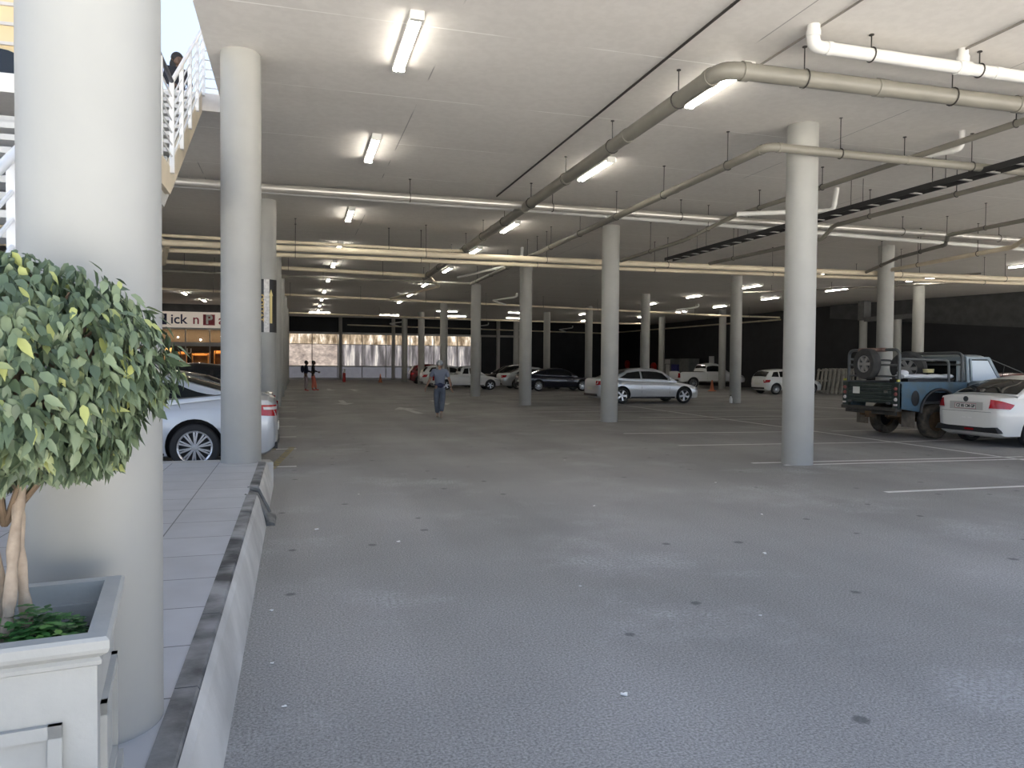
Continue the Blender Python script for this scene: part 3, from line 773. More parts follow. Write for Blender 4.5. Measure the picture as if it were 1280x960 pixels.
# ------------------------------------------------------------------ planter and tree
def planter():
    rot = math.radians(8.0)
    S = .60; zt = .60
    # near right top corner of the rim
    NR = Vector((-.44, 2.04, .32))
    R = Matrix.Rotation(rot, 3, 'Z')
    root = empty('planter_box', (NR + R @ Vector((-S/2, S/2, 0))), rot, 'white square classical planter box with raised panel at the foot of the big column', 'planter')
    root.scale = (1, 1, 1.035)
    H = S/2
    b = MB(); w0 = H-.03
    def ring(o, i_, z0, z1):
        b.bb((-o, -o, z0), (o, -i_, z1)); b.bb((-o, i_, z0), (o, o, z1)); b.bb((-o, -i_, z0), (-i_, i_, z1)); b.bb((i_, -i_, z0), (o, i_, z1))
    ring(w0, w0-.04, .0, .54)
    ring(w0+.025, w0-.02, 0, .06)
    b.bb((-w0+.02, -w0+.02, .05), (w0-.02, w0-.02, .08))
    b.build('body', M['pw'], root, False)
    b = MB()
    # moulded rim: stepped profile swept round the square
    prof = [(w0, .525), (w0+.010, .530), (w0+.012, .540), (w0+.006, .548), (w0+.018, .556), (H-.004, .562), (H, .572), (H, .592), (H-.008, zt), (H-.052, zt), (H-.055, .46)]
    rows = []
    for (o, z) in prof: rows.append([(-o, -o, z), (o, -o, z), (o, o, z), (-o, o, z), (-o, -o, z)])
    b.grid(rows); b.build('rim', M['pw'], root, True, 20)
    def panel(side):
        p = MB(); a, z0, z1 = w0-.075, .10, .40
        for q in ((-a, z0, -a+.03, z1), (a-.03, z0, a, z1), (-a, z1-.03, a, z1), (-a, z0, a, z0+.03)):
            p.bb((q[0], -w0-.016, q[1]), (q[2], -w0+.002, q[3]))
        p.bb((-a+.03, -w0-.002, z0+.03), (a-.03, -w0+.002, z1-.03))
        o = p.build('panel_moulding', M['pw'], root, False); o.rotation_euler = (0, 0, side*PI/2)
    for s in range(4): panel(s)
    sm = MB(); n = 14; rows = []
    for i in range(n+1):
        rows.append([(-w0+.03+(2*w0-.06)*i/n, -w0+.03+(2*w0-.06)*j/n, .47+random.uniform(-.01, .012)) for j in range(n+1)])
    sm.grid(rows); sm.build('soil', M['soil'], root)
    return root
pl = planter()
def leaf(b, p, d, nrm, L, W, curl=.25):
    d = d.normalized(); s = d.cross(nrm)
    if s.length < 1e-3: s = d.cross(Vector((1, 0, 0)))
    s.normalize(); n = s.cross(d).normalized()
    def q(t, w, h): return p+d*(L*t)+s*(W*w)+n*(h*L)
    c = curl
    vs = [q(0, 0, 0), q(.22, .42, .06), q(.22, 0, .0), q(.22, -.42, .06), q(.55, .46, .03-c*.2), q(.55, 0, -.05-c*.2), q(.55, -.46, .03-c*.2),
          q(.82, .2, -c*.45), q(.82, 0, -.03-c*.5), q(.82, -.2, -c*.45), q(1.06, 0, -c*.85)]
    b.add(vs, [(0, 2, 1), (0, 3, 2), (1, 2, 5, 4), (2, 3, 6, 5), (4, 5, 8, 7), (5, 6, 9, 8), (7, 8, 10), (8, 9, 10)])
def tree():
    base = pl.location + Vector((-.02, .03, .47))
    c = Vector((-.782, 2.41, 1.58))
    base = Vector((-.768, 2.35, .79))
    r = empty('potted_fig_tree', base, 0, 'ball-clipped weeping fig tree with twisted pale trunks in the white planter', 'tree')
    t = MB()
    cl = c-base
    for k in range(4):
        pts = []; rr = []
        for i in range(15):
            u = i/14; a = 2*PI*k/4+.15+u*1.2; rad = .05-.008*u+.005*math.sin(u*9+k*2)
            pts.append((rad*math.cos(a)+cl.x*u*.9, rad*math.sin(a)+cl.y*u*.9, -.02+u*(cl.z-.22))); rr.append(.0165-.003*u+.003*math.sin(i*2.1+k))
        t.tube(pts, rr, 10)
    t.build('trunk', M['bark'], r)
    br = MB(); rnd = random.Random(3)
    tips = []
    for k in range(60):
        d = Vector((rnd.gauss(0, 1), rnd.gauss(0, 1), rnd.gauss(.25, .8))).normalized()
        p0 = Vector((cl.x*.9, cl.y*.9, cl.z-.26+rnd.uniform(0, .1))); p2 = cl+Vector((d.x*.37, d.y*.27, d.z*.30)); p1 = (p0+p2)/2+Vector((0, 0, .06))
        br.tube([p0, p1, p2], [.012, .008, .003], 6)
    for k in range(14):
        a = rnd.uniform(0, 2*PI); p = cl+Vector((math.cos(a)*.12, math.sin(a)*.12, -.28))
        br.tube([Vector((cl.x*.8, cl.y*.8, cl.z-.42)), (p+Vector((0, 0, .02))), p+Vector((math.cos(a)*.16, math.sin(a)*.16, .05))], [.008, .006, .003], 5)
    br.build('branches', M['twig'], r)
    f = MB(); rnd = random.Random(11)
    N = 7600
    for i in range(N):
        while True:
            d = Vector((rnd.gauss(0, 1), rnd.gauss(0, 1), rnd.gauss(0, 1)))
            if d.length > .1: break
        d.normalize()
        ph = d
        lump = 1+.07*math.sin(7*ph.x+3*ph.z)+.06*math.sin(9*ph.y-5*ph.z+1)
        rad = (1-abs(rnd.gauss(0, .13)))*lump
        ez = .345 if d.z > 0 else .30
        p = cl+Vector((d.x*.415*rad, d.y*(.415 if d.y < 0 else .30)*rad, d.z*ez*rad))
        dr = Vector((d.x*.55+rnd.gauss(0, .38), d.y*.55+rnd.gauss(0, .38), -.95+d.z*.25+rnd.gauss(0, .35)))
        nm = Vector((d.x, d.y, d.z*.8+.45))+Vector((rnd.gauss(0, .35), rnd.gauss(0, .35), rnd.gauss(0, .35)))
        L = rnd.uniform(.036, .058); leaf(f, p, dr, nm, L, L*rnd.uniform(.40, .52), rnd.uniform(.1, .55))
    o = f.build('foliage', M['leaf'], r, True, 60)
    # low herbs in the planter
    rnd = random.Random(5)
    g = MB()
    for i in range(420):
        x, y = rnd.uniform(-.13, .17), rnd.uniform(-.17, .17)
        hgt = max(.015, .15-.55*math.hypot(x-.06, y-.02))*rnd.uniform(.4, 1.1)
        p = Vector((x, y, hgt)); a = rnd.uniform(0, 2*PI)
        for k in range(3):
            b_ = a+k*2.1; leaf(g, p, Vector((math.cos(b_), math.sin(b_), rnd.uniform(-.1, .5))), Vector((0, 0, 1)), rnd.uniform(.018, .03), .02, .2)
    for i in range(90):
        x, y = rnd.uniform(-.12, .16), rnd.uniform(-.16, .15); g.tube([(x, y, -.01), (x+.01, y, .06)], .0018, 4)
    h = g.build('herb_plant', M['herb'], None, True, 60)
    R = Matrix.Rotation(pl.rotation_euler[2], 3, 'Z')
    h.location = pl.location + R @ Vector((.03, .0, .475)); h.rotation_euler = pl.rotation_euler
    tag(h, 'low bright green clover-like plant on the soil of the white planter', 'plant')
tree()

# ------------------------------------------------------------------ vehicles
def lerp(tab, x):
    if x <= tab[0][0]: return tab[0][1]
    for (a, p), (b, q) in zip(tab, tab[1:]):
        if x <= b: return p+(q-p)*(x-a)/(b-a)
    return tab[-1][1]
WHEELS = {}
def wheel_mesh(r, w, style):
    k = (round(r, 3), style)
    if k in WHEELS: return WHEELS[k]
    rim = r*.70 if style not in ('truck', 'spare') else r*.54
    lathe_m = {'truck': M['rubberd'], 'spare': M['tyregrey']}.get(style, M['rubber'])
    t = MB().lathe([(rim, -w*.40), (rim+.02, -w*.5), (r-.03, -w*.5), (r-.005, -w*.38), (r, -w*.15), (r, w*.15), (r-.005, w*.38), (r-.03, w*.5), (rim+.02, w*.5), (rim, w*.40), (rim, -w*.40)], axis='Y', n=36)
    tm = t.mesh('wheel', lathe_m)
    b = MB(); b.m = 1
    b.lathe([(0, -w*.05), (rim*.97, -w*.05), (rim*.97, -w*.1), (0, -w*.1)], axis='Y', n=28)
    b.m = 0
    b.lathe([(rim*.90, -w*.34), (rim*1.0, -w*.44), (rim*1.03, -w*.42), (rim*1.03, w*.3), (rim*.96, w*.3), (rim*.90, -w*.34)], axis='Y', n=36)
    b.lathe([(0, -w*.40), (rim*.17, -w*.39), (rim*.24, -w*.30), (rim*.24, -w*.1)], axis='Y', n=20)
    ns, sw = {'multi': (20, .055), 'five': (5, .22), 'steel': (9, .26), 'truck': (8, .34), 'spare': (6, .20), 'ten': (10, .06)}[style]
    for i in range(ns):
        a = 2*PI*i/ns
        if style == 'multi': a += (.06 if i % 2 else -.06)
        ca, sa = math.cos(a), math.sin(a)
        v = []
        for (rr, hw, y0) in ((rim*.18, sw*rim*.75, -w*.38), (rim*.93, sw*rim*(1 if style != 'five' else .8), -w*.40)):
            for (s, yy) in ((-1, y0), (1, y0), (1, y0+w*.22), (-1, y0+w*.22)):
                v.append((rr*ca-s*hw*sa, yy, rr*sa+s*hw*ca))
        b.add(v, [(0, 1, 2, 3), (4, 7, 6, 5), (0, 4, 5, 1), (1, 5, 6, 2), (2, 6, 7, 3), (3, 7, 4, 0)])
    rm = b.mesh('rim', [{'truck': M['rust'], 'spare': M['rungs']}.get(style, M['alloy']), M['darkrim']])
    WHEELS[k] = (tm, rm); return WHEELS[k]
def put_wheel(root, x, y, r, w, style, side, rot=.3, name='wheel'):
    tm, rm = wheel_mesh(r, w, style)
    o = bpy.data.objects.new(name, tm); link(o, root); o.location = (x, y, r)
    q = bpy.data.objects.new('rim', rm); link(q, o)
    o.rotation_euler = (0, rot, 0 if side < 0 else PI)
    return o

SEDAN = dict(L=4.7, W=1.81, wb=2.84, ro=1.05, r=.325, zl=.19,
    top=[(0, .70), (.02, .88), (.06, .98), (.14, 1.02), (.7, 1.04), (1.3, .98), (3.0, .93), (3.35, .92), (4.1, .81), (4.5, .70), (4.66, .60), (4.7, .50)],
    gh=[(.55, 1.03), (.95, 1.20), (1.35, 1.35), (1.8, 1.43), (2.3, 1.45), (2.7, 1.42), (2.95, 1.33), (3.55, .91)], bp=(1.93,), roofw=.66)
HATCH = dict(L=4.05, W=1.70, wb=2.50, ro=.72, r=.30, zl=.2,
    top=[(0, .72), (.03, .86), (.08, .93), (.4, .98), (1.2, .94), (2.6, .91), (2.85, .91), (3.5, .82), (3.85, .70), (4.0, .60), (4.05, .5)],
    gh=[(.07, .94), (.22, 1.16), (.42, 1.36), (.7, 1.43), (1.3, 1.48), (1.8, 1.46), (2.2, 1.38), (3.02, .89)], bp=(.95, 1.75), roofw=.66)
PICKUP = dict(L=4.45, W=1.66, wb=2.85, ro=.85, r=.30, zl=.22,
    top=[(0, .9), (.02, .98), (.05, 1.0), (1.75, 1.0), (1.9, .96), (3.0, .92), (3.3, .91), (3.95, .82), (4.3, .70), (4.4, .60), (4.45, .5)],
    gh=[(1.72, .99), (1.85, 1.35), (2.0, 1.47), (2.35, 1.51), (2.6, 1.48), (3.45, .90)], bp=(2.32,), roofw=.68, bed=(.08, 1.62))
BAKKIE = dict(L=5.2, W=1.80, wb=3.15, ro=1.05, r=.36, zl=.42,
    top=[(0, 1.05), (.02, 1.13), (.05, 1.15), (2.0, 1.15), (2.1, 1.10), (3.6, 1.07), (3.8, 1.07), (4.6, 1.0), (5.0, .88), (5.15, .75), (5.2, .62)],
    gh=[(2.0, 1.12), (2.08, 1.5), (2.18, 1.65), (2.6, 1.72), (3.0, 1.70), (3.85, 1.06)], bp=(2.1,), roofw=.7, bed=(.08, 1.9))
FR = [(0, .50), (.03, .66), (.1, .80), (.25, .90), (.5, .965), (.9, 1)]
RR = [(0, .58), (.015, .72), (.05, .84), (.12, .92), (.28, .975), (.6, 1)]
SEC = [(.0, 0, 0), (.74, 0, 0), (.93, .05, 0), (.975, .22, 0), (1.0, .50, 0), (.99, .72, 0), (.965, .86, 0), (.90, .965, 0), (.60, 1, .35), (.3, 1, .45), (0, 1, .5)]

class Car:
    def __init__(s, name, label, cat, loc, rz, spec, paint, group='parked vehicles', style='five', scale=1., tint=None, **kw):
        sp = dict(spec); sp.update(kw); s.sp = sp; s.paint = paint
        s.root = empty(name, loc, rz, label, cat, group); s.root.scale = (scale,)*3
        s.L, s.W = sp['L'], sp['W']
        s.glass = tint or M['glass']
        s.body(); s.house(); s.windows()
        r, w = sp['r'], .20
        for x in (sp['ro'], sp['ro']+sp['wb']):
            for sd in (-1, 1):
                put_wheel(s.root, x, sd*(s.W/2-w/2-.015), r, w, style, sd, rot=.3+x)
        s.trim()
    def wf(s, x):
        return s.W/2*min(lerp(RR, x), lerp(FR, s.L-x))
    def zu(s, x): return lerp(s.sp['top'], x)
    def zlo(s, x):
        z = s.sp['zl']
        return z+.16*max(0, 1-x/.25)**2+.06*max(0, 1-(s.L-x)/.3)**2
    def halfw(s, x, z):
        w, a, b = s.wf(x), s.zlo(x), s.zu(x); h = b-a
        t = max(0, min(1, (z-a)/h)); tab = [(q[1], q[0]) for q in SEC[1:8]]
        return w*lerp(tab, t)
    def stations(s):
        L = s.L; st = {0, .008, .02, .05, .085, .12, .2, .28, .42, .6}
        st |= {L-e for e in (0, .015, .04, .1, .17, .25, .37, .5, .7, .9)}
        x = .75
        while x < L-1.0: st.add(round(x, 3)); x += .14
        st |= {x for x, _ in s.sp['top'] if 0 <= x <= L}
        return sorted(st)
    def body(s):
        rows = []
        for x in s.stations():
            w, a, b = s.wf(x), s.zlo(x), s.zu(x); h = b-a; cr = .05
            half = [(x, w*q[0], a+h*q[1]+cr*q[2]) for q in SEC]
            rows.append([(p[0], -p[1], p[2]) for p in reversed(half)] + half[1:])
        m = MB(); n = len(rows[0])
        m.grid(rows)
        for r in (rows[0], rows[-1]): m.add(r[:-1], [tuple(range(n-1))])
        me = m.mesh('body', s.paint)
        cut = MB(); r = s.sp['r']+.055
        for x in (s.sp['ro'], s.sp['ro']+s.sp['wb']):
            for sd in (-1, 1): cut.cyl((x, sd*(s.W/2+.3), s.sp['r']+.02), (x, sd*(s.W/2-.27), s.sp['r']+.02), r, n=28)
        if 'bed' in s.sp:
            a, b = s.sp['bed']; cut.bb((a, -s.W/2+.12, s.sp['zl']+.42), (b, s.W/2-.12, 2.2))
        o = bpy.data.objects.new('body', me); COL.objects.link(o)
        c = cut.build('cut', M['darkrim'])
        md = o.modifiers.new('b', 'BOOLEAN'); md.object = c; md.solver = 'EXACT'; md.operation = 'DIFFERENCE'
        try: md.material_mode = 'TRANSFER'
        except Exception: pass
        me2 = evald(o); bpy.data.objects.remove(o); bpy.data.objects.remove(c)
        if len(me2.polygons) < 50: me2 = me
        fix(me2, True, 35, 1e-4)
        s.bodyo = link(bpy.data.objects.new('body', me2), s.root)
    def gsec(s, x):
        gh = s.sp['gh']; zr = lerp(gh, x); zb = min(s.zu(x)+.015, zr); w = s.wf(x); h = zr-zb
        H = max(z for _, z in gh)-zb; k = h/max(H, .01)
        g0 = w*.93; g1 = w*(.93+(s.sp['roofw']-.93)*k**1.2)
        return [(g0, zb-.06), (g0, zb), ((g0+g1)/2+.02*k, zb+h*.5), (g1+.03*k, zb+h*.85), (g1-.03*k, zb+h*.965), (g1*.55, zb+h+.012), (0, zb+h+.02)]
    def gpt(s, x, f):   # side surface, f = 0 belt .. 1 roof edge
        q = s.gsec(x); tab = [(0, q[1]), (.55, q[2]), (1, q[3])]
        for (a, p), (b, r) in zip(tab, tab[1:]):
            if f <= b:
                t = (f-a)/(b-a); return (p[0]+(r[0]-p[0])*t, p[1]+(r[1]-p[1])*t)
        return q[3]
    def house(s):
        gh = s.sp['gh']; x0, x1 = gh[0][0], gh[-1][0]
        xs = sorted({x0+(x1-x0)*i/26 for i in range(27)} | {x for x, _ in gh})
        rows = []
        for x in xs:
            q = s.gsec(x); rows.append([(x, -y, z) for y, z in q]+[(x, y, z) for y, z in reversed(q[:-1])])
        m = MB().grid(rows)
        m.build('cabin', s.paint, s.root, True, 50)
    def side_glass(s, xa, xb, f0=.10, f1=.86, sa=0., sb=0.):
        for sd in (-1, 1):
            rows = []
            for i in range(9):
                row = []
                for j in range(5):
                    f = f0+(f1-f0)*j/4
                    x = xa+sa*(j/4)+((xb+sb*(j/4))-(xa+sa*(j/4)))*i/8
                    y, z = s.gpt(x, f); row.append((x, sd*(y+.010), z+.001))
                rows.append(row)
            MB().grid(rows).build('side_window', s.glass, s.root)
    def screen(s, xa, xb, name, v=.90):
        rows = []
        for i in range(8):
            x = xa+(xb-xa)*i/7; q = s.gsec(x); row = []
            W = (q[3][0]*.5+q[4][0]*.5)
            zz = [(q[6][0], q[6][1]), (q[5][0], q[5][1]), (q[4][0], q[4][1]), (q[3][0], q[3][1])]
            for j in range(-6, 7):
                y = abs(j)/6*W*v
                z = lerp(sorted((a, b) for a, b in zz), y); row.append((x, y*(1 if j > 0 else -1), z+.012))
            rows.append(row)
        MB().grid(rows).build(name, s.glass, s.root)
    def windows(s):
        gh = s.sp['gh']; top = max(z for _, z in gh)
        ra = gh[0][0]; fb = gh[-1][0]
        rt = next(x for x, z in gh if z > top-.12); ft = [x for x, z in gh if z > top-.13][-1]
        s.screen(ra+.05, rt-.05, 'rear_window', .92)
        s.screen(ft+.06, fb-.06, 'windscreen', .94)
        ends = [ra+(.30 if 'bed' not in s.sp else .12)] + list(s.sp['bp']) + [fb-.22]
        for i in range(len(ends)-1):
            a, b = ends[i]+.04, ends[i+1]-.04
            s.side_glass(a, b, sa=(rt-ra)*.55 if i == 0 else 0., sb=-(fb-ft)*.62 if i == len(ends)-2 else 0.)
    def patch(s, name, quad, m, off=.006, both=True, n=7, sides=(-1, 1)):
        for sd in sides:
            rows = []
            (a, b, c, d) = quad   # corners (x,z): lower rear, lower front, upper front, upper rear
            for i in range(n):
                u = i/(n-1); row = []
                for j in range(5):
                    v = j/4
                    x = (a[0]*(1-u)+b[0]*u)*(1-v)+(d[0]*(1-u)+c[0]*u)*v; z = (a[1]*(1-u)+b[1]*u)*(1-v)+(d[1]*(1-u)+c[1]*u)*v
                    row.append((x-(off if x < .3 else (-off if x > s.L-.3 else 0)), sd*(s.halfw(max(x, 0), z)+off), z))
                rows.append(row)
            MB().grid(rows).build(name, m, s.root)
    def trim(s):
        L, sp = s.L, s.sp; zt = s.zu(.14); zf = s.zu(L-.3)
        if 'bed' not in sp:
            s.patch('tail_light', [(.012, zt-.27), (.26, zt-.25), (.34, zt-.09), (.02, zt-.10)], M['tail'])
        else:
            s.patch('tail_light', [(.010, zt-.42), (.10, zt-.42), (.10, zt-.10), (.02, zt-.10)], M['tail'])
        s.patch('headlight', [(L-.42, zf-.13), (L-.05, zf-.20), (L-.07, zf-.07), (L-.55, zf-.02)], M['head'])
        # number plate, lower rear valance, grille
        hp = .55 if 'bed' not in sp else .6
        MB().bb((-.014, -.26, hp), (.004, .26, hp+.11)).build('number_plate', M['plate'], s.root, False)
        v = MB(); w = s.wf(.06)*.86
        v.bb((-.008, -w, sp['zl']+.10), (.10, w, sp['zl']+.20)); v.build('rear_valance', M['blacktrim'], s.root, False)
        g = MB(); g.bb((L-.06, -.42, .30+sp['zl']*.3), (L+.006, .42, .52+sp['zl']*.3)); g.build('grille', M['blacktrim'], s.root, False)
        # sills, door shuts, handles, mirrors
        s.patch('sill', [(sp['ro']+.42, sp['zl']+.02), (sp['ro']+sp['wb']-.42, sp['zl']+.02), (sp['ro']+sp['wb']-.42, sp['zl']+.085), (sp['ro']+.42, sp['zl']+.085)], M['blacktrim'], .004)
        bps = list(sp['bp'])+[sp['gh'][-1][0]-.35]
        for x in bps:
            zb = s.zu(x)
            s.patch('door_gap', [(x-.004, sp['zl']+.1), (x+.004, sp['zl']+.1), (x+.004, zb-.03), (x-.004, zb-.03)], M['ink'], .0025, n=2)
            for sd in (-1, 1):
                hx = x+.14 if x != bps[-1] else None
                if hx is None: continue
                y = s.halfw(hx, zb-.14)
                MB().bar((hx-.08, sd*(y+.018), zb-.14), (hx+.08, sd*(y+.018), zb-.14), .022, .03).build('door_handle', s.paint, s.root)
        mx = sp['gh'][-1][0]-.42
        for sd in (-1, 1):
            y = s.gpt(mx, .1)[0]; z = s.zu(mx)+.07
            MB().sphere((mx, sd*(y+.13), z), (.055, .10, .065), 12, 8).bar((mx, sd*y, z-.03), (mx, sd*(y+.1), z-.02), .03, .03).build('wing_mirror', s.paint, s.root)

def aim(x, y): return (x, y, 0)
# pale blue-silver sedan behind the pavement (nose away to the left)
c1 = Car('sedan_car', 'pale blue-silver sedan with multi-spoke wheel parked tail out behind the pavement', 'car', aim(-.27, 12.86), PI, SEDAN, M['bluesilver_car'], style='multi', L=4.87, W=1.86, ro=1.16, r=.352, wb=2.85,
    top=[(0, .72), (.02, .90), (.06, 1.02), (.14, 1.07), (.75, 1.12), (1.5, 1.03), (3.1, .96), (3.5, .95), (4.3, .83), (4.7, .70), (4.83, .60), (4.87, .50)],
    gh=[(.52, 1.10), (1.0, 1.25), (1.5, 1.39), (1.95, 1.46), (2.4, 1.48), (2.8, 1.44), (3.1, 1.34), (3.75, .94)], bp=(2.05,))
def silver_extra(c):
    r = c.root
    c.patch('tail_light_clear', [(.02, .90), (.20, .905), (.21, .945), (.02, .945)], M['tailw'], .010, sides=(1,))
    b = MB().cyl((.02, .55, .30), (.16, .55, .30), .045, n=14); b.cyl((.02, -.55, .30), (.16, -.55, .30), .045, n=14); b.build('exhaust_tip', M['chrome'], r)
    # chrome line round the rear quarter window
    for sd in (-1, 1):
        pts = [(c_x, sd*(c.gpt(c_x, .07)[0]+.012), c.gpt(c_x, .07)[1]) for c_x in [.80+.12*i for i in range(20)]]
        MB().tube(pts, .009, 6).build('window_chrome', M['chrome'], r)
    c.patch('wing_crease', [(.3, .955), (1.9, .90), (1.9, .912), (.3, .967)], c.paint, .008)
silver_extra(c1)
Car('sedan_car', 'grey sedan roof seen between the pale blue-silver sedan and the shop', 'car', aim(-.40, 16.25), PI, SEDAN, M['grey_car'])
Car('hatchback_car', 'black hatchback roof seen highest behind the grey sedan before the shop', 'car', aim(-1.0, 20.9), PI, HATCH, M['black_car'], scale=1.07)
# right edge sedan
c2 = Car('sedan_car', 'white sedan with red tail lamp, cut by the right edge of the view', 'car', aim(13.62, 12.6), 0, SEDAN, M['white_car'], style='ten', L=4.38, W=1.70, wb=2.55, ro=.92, r=.31,
    top=[(0, .62), (.015, .80), (.04, .98), (.10, 1.04), (.55, 1.06), (1.2, 1.0), (2.7, .94), (3.0, .93), (3.8, .82), (4.2, .70), (4.33, .60), (4.38, .50)],
    gh=[(.48, 1.05), (.85, 1.24), (1.2, 1.38), (1.6, 1.455), (2.1, 1.465), (2.5, 1.42), (2.75, 1.33), (3.3, .92)], bp=(1.75,))
def polo_extra(c):
    r = c.root
    for o in list(r.children):
        if o.name.startswith(('number_plate', 'tail_light', 'rear_valance')): bpy.data.objects.remove(o)
    c.patch('tail_light', [(.012, .80), (.26, .79), (.36, .88), (.02, .985)], M['tail'], .010)
    c.patch('tail_light_reverse', [(.012, .775), (.22, .765), (.26, .79), (.012, .80)], M['tailw'], .011)
    rc = MB().bb((-.004, -.40, .755), (.004, .40, .92)); rc.build('plate_recess', mat('shadow_recess', (.50, .49, .46), .4), r, False)
    p = MB().bb((-.016, -.26, .775), (-.002, .26, .885)).build('number_plate', M['plate'], r, False)
    b = MB(); 
    for q in ((-.26, .775, .26, .782), (-.26, .878, .26, .885), (-.26, .775, -.253, .885), (.253, .775, .26, .885)): b.bb((-.018, q[0], q[1]), (-.012, q[2], q[3]))
    b.build('plate_border', M['redletter'], p, False)
    mw = Matrix.Translation((-.018, 0, .83)) @ Matrix.Rotation(-PI/2, 4, 'Z') @ Matrix.Rotation(PI/2, 4, 'X')
    text_obj('lettering', 'CZ 85 CM GP', .088, M['ink'], mw, p, .003, .002, .88)
    bd = MB(); bd.lathe([(.045, -.012), (.052, -.016), (.057, -.012), (.057, 0), (.045, 0)], (0, 0, .975), 'X', 24)
    for a, q in (((-.03, .03), (-.012, -.03)), ((-.012, -.03), (0, -.002)), ((0, -.002), (.012, -.03)), ((.012, -.03), (.03, .03)), ((-.016, .045), (0, .012)), ((0, .012), (.016, .045))):
        bd.bar((-.012, a[0], .975+a[1]), (-.012, q[0], .975+q[1]), .008, .008)
    bd.lathe([(0, -.006), (.047, -.006)], (0, 0, .975), 'X', 24)
    bd.build('round_badge', M['bar'], r)
    v = MB().prism([(-.78, .30), (.78, .30), (.70, .42), (.45, .40), (-.45, .40), (-.70, .42)], -.006, .12, 'X'); v.build('rear_valance', M['blacktrim'], r, False)
    MB().bb((-.012, -.20, .335), (.0, .02, .37)).build('fog_reflector', M['tail'], r, False)
    t = MB().bb((-.006, -.02, .575), (.0, .09, .60)).bb((-.006, -.16, .572), (.0, -.05, .60)); t.build('white_bumper_bars', M['whiteletter'], r, False)  # two small white bars on the bumper below the plate
    bl = MB().bb((-.005, -.60, .715), (.0, .60, .722)); bl.build('boot_gap', M['beam'], r, False)
    c.patch('fuel_gap', [(.75, .80), (.93, .80), (.93, .92), (.75, .92)], c.paint, .003, sides=(-1,))
    MB().cyl((1.7, 0, 1.47), (1.62, 0, 1.62), .006, n=6).build('aerial', M['ink'], r)
polo_extra(c2)
Car('sedan_car', 'bright silver sedan parked across the middle of the hall beside the second column', 'car', aim(12.25, 30.3), 0, SEDAN, M['silver_car'], style='five', scale=1.04)
Car('coupe_car', 'dark navy coupe parked between the silver sedans in front of the black wall', 'car', aim(13.35, 44.95), 0, SEDAN, M['navy_car'], style='ten', scale=1.02,
    gh=[(.75, 1.02), (1.1, 1.17), (1.6, 1.33), (2.0, 1.38), (2.4, 1.39), (2.7, 1.36), (3.0, 1.27), (3.55, .91)], bp=(1.6,))
Car('sedan_car', 'silver sedan tail with red lamp behind the navy coupe', 'car', aim(13.1, 48.7), 0, SEDAN, M['silver_car'])
Car('hatchback_car', 'dark grey hatchback beyond the nose of the small white pickup', 'car', aim(17.1, 52.9), PI, HATCH, M['black_car'], scale=1.08)
Car('pickup_truck', 'small white pickup with open load bed right of the walking man', 'pickup truck', aim(8.25, 47.2), 0, PICKUP, M['white_car_b'], style='five')
Car('hatchback_car', 'white hatchback tail left of the walking man behind the small pickup', 'car', aim(8.35, 51.8), 0, HATCH, M['white_car_b'], scale=1.05)
Car('hatchback_car', 'dark red hatchback behind the white hatchback near the glazing', 'car', aim(8.75, 60.4), 0, HATCH, M['red_car'], scale=1.08)
Car('pickup_truck', 'white single cab pickup parked at the black wall beside the orange cone', 'pickup truck', aim(26.2, 48.9), 0, BAKKIE, M['white_car_b'], style='ten', scale=1.06)
c3 = Car('hatchback_car', 'white hatchback by the black wall behind the tall column', 'car', aim(26.4, 38.9), 0, HATCH, M['white_car_b'], style='ten')
Car('hatchback_car', 'red hatchback roof showing between the old pickup cab and the white sedan roof', 'car', aim(20.0, 18.4), 0, HATCH, M['red_car'])

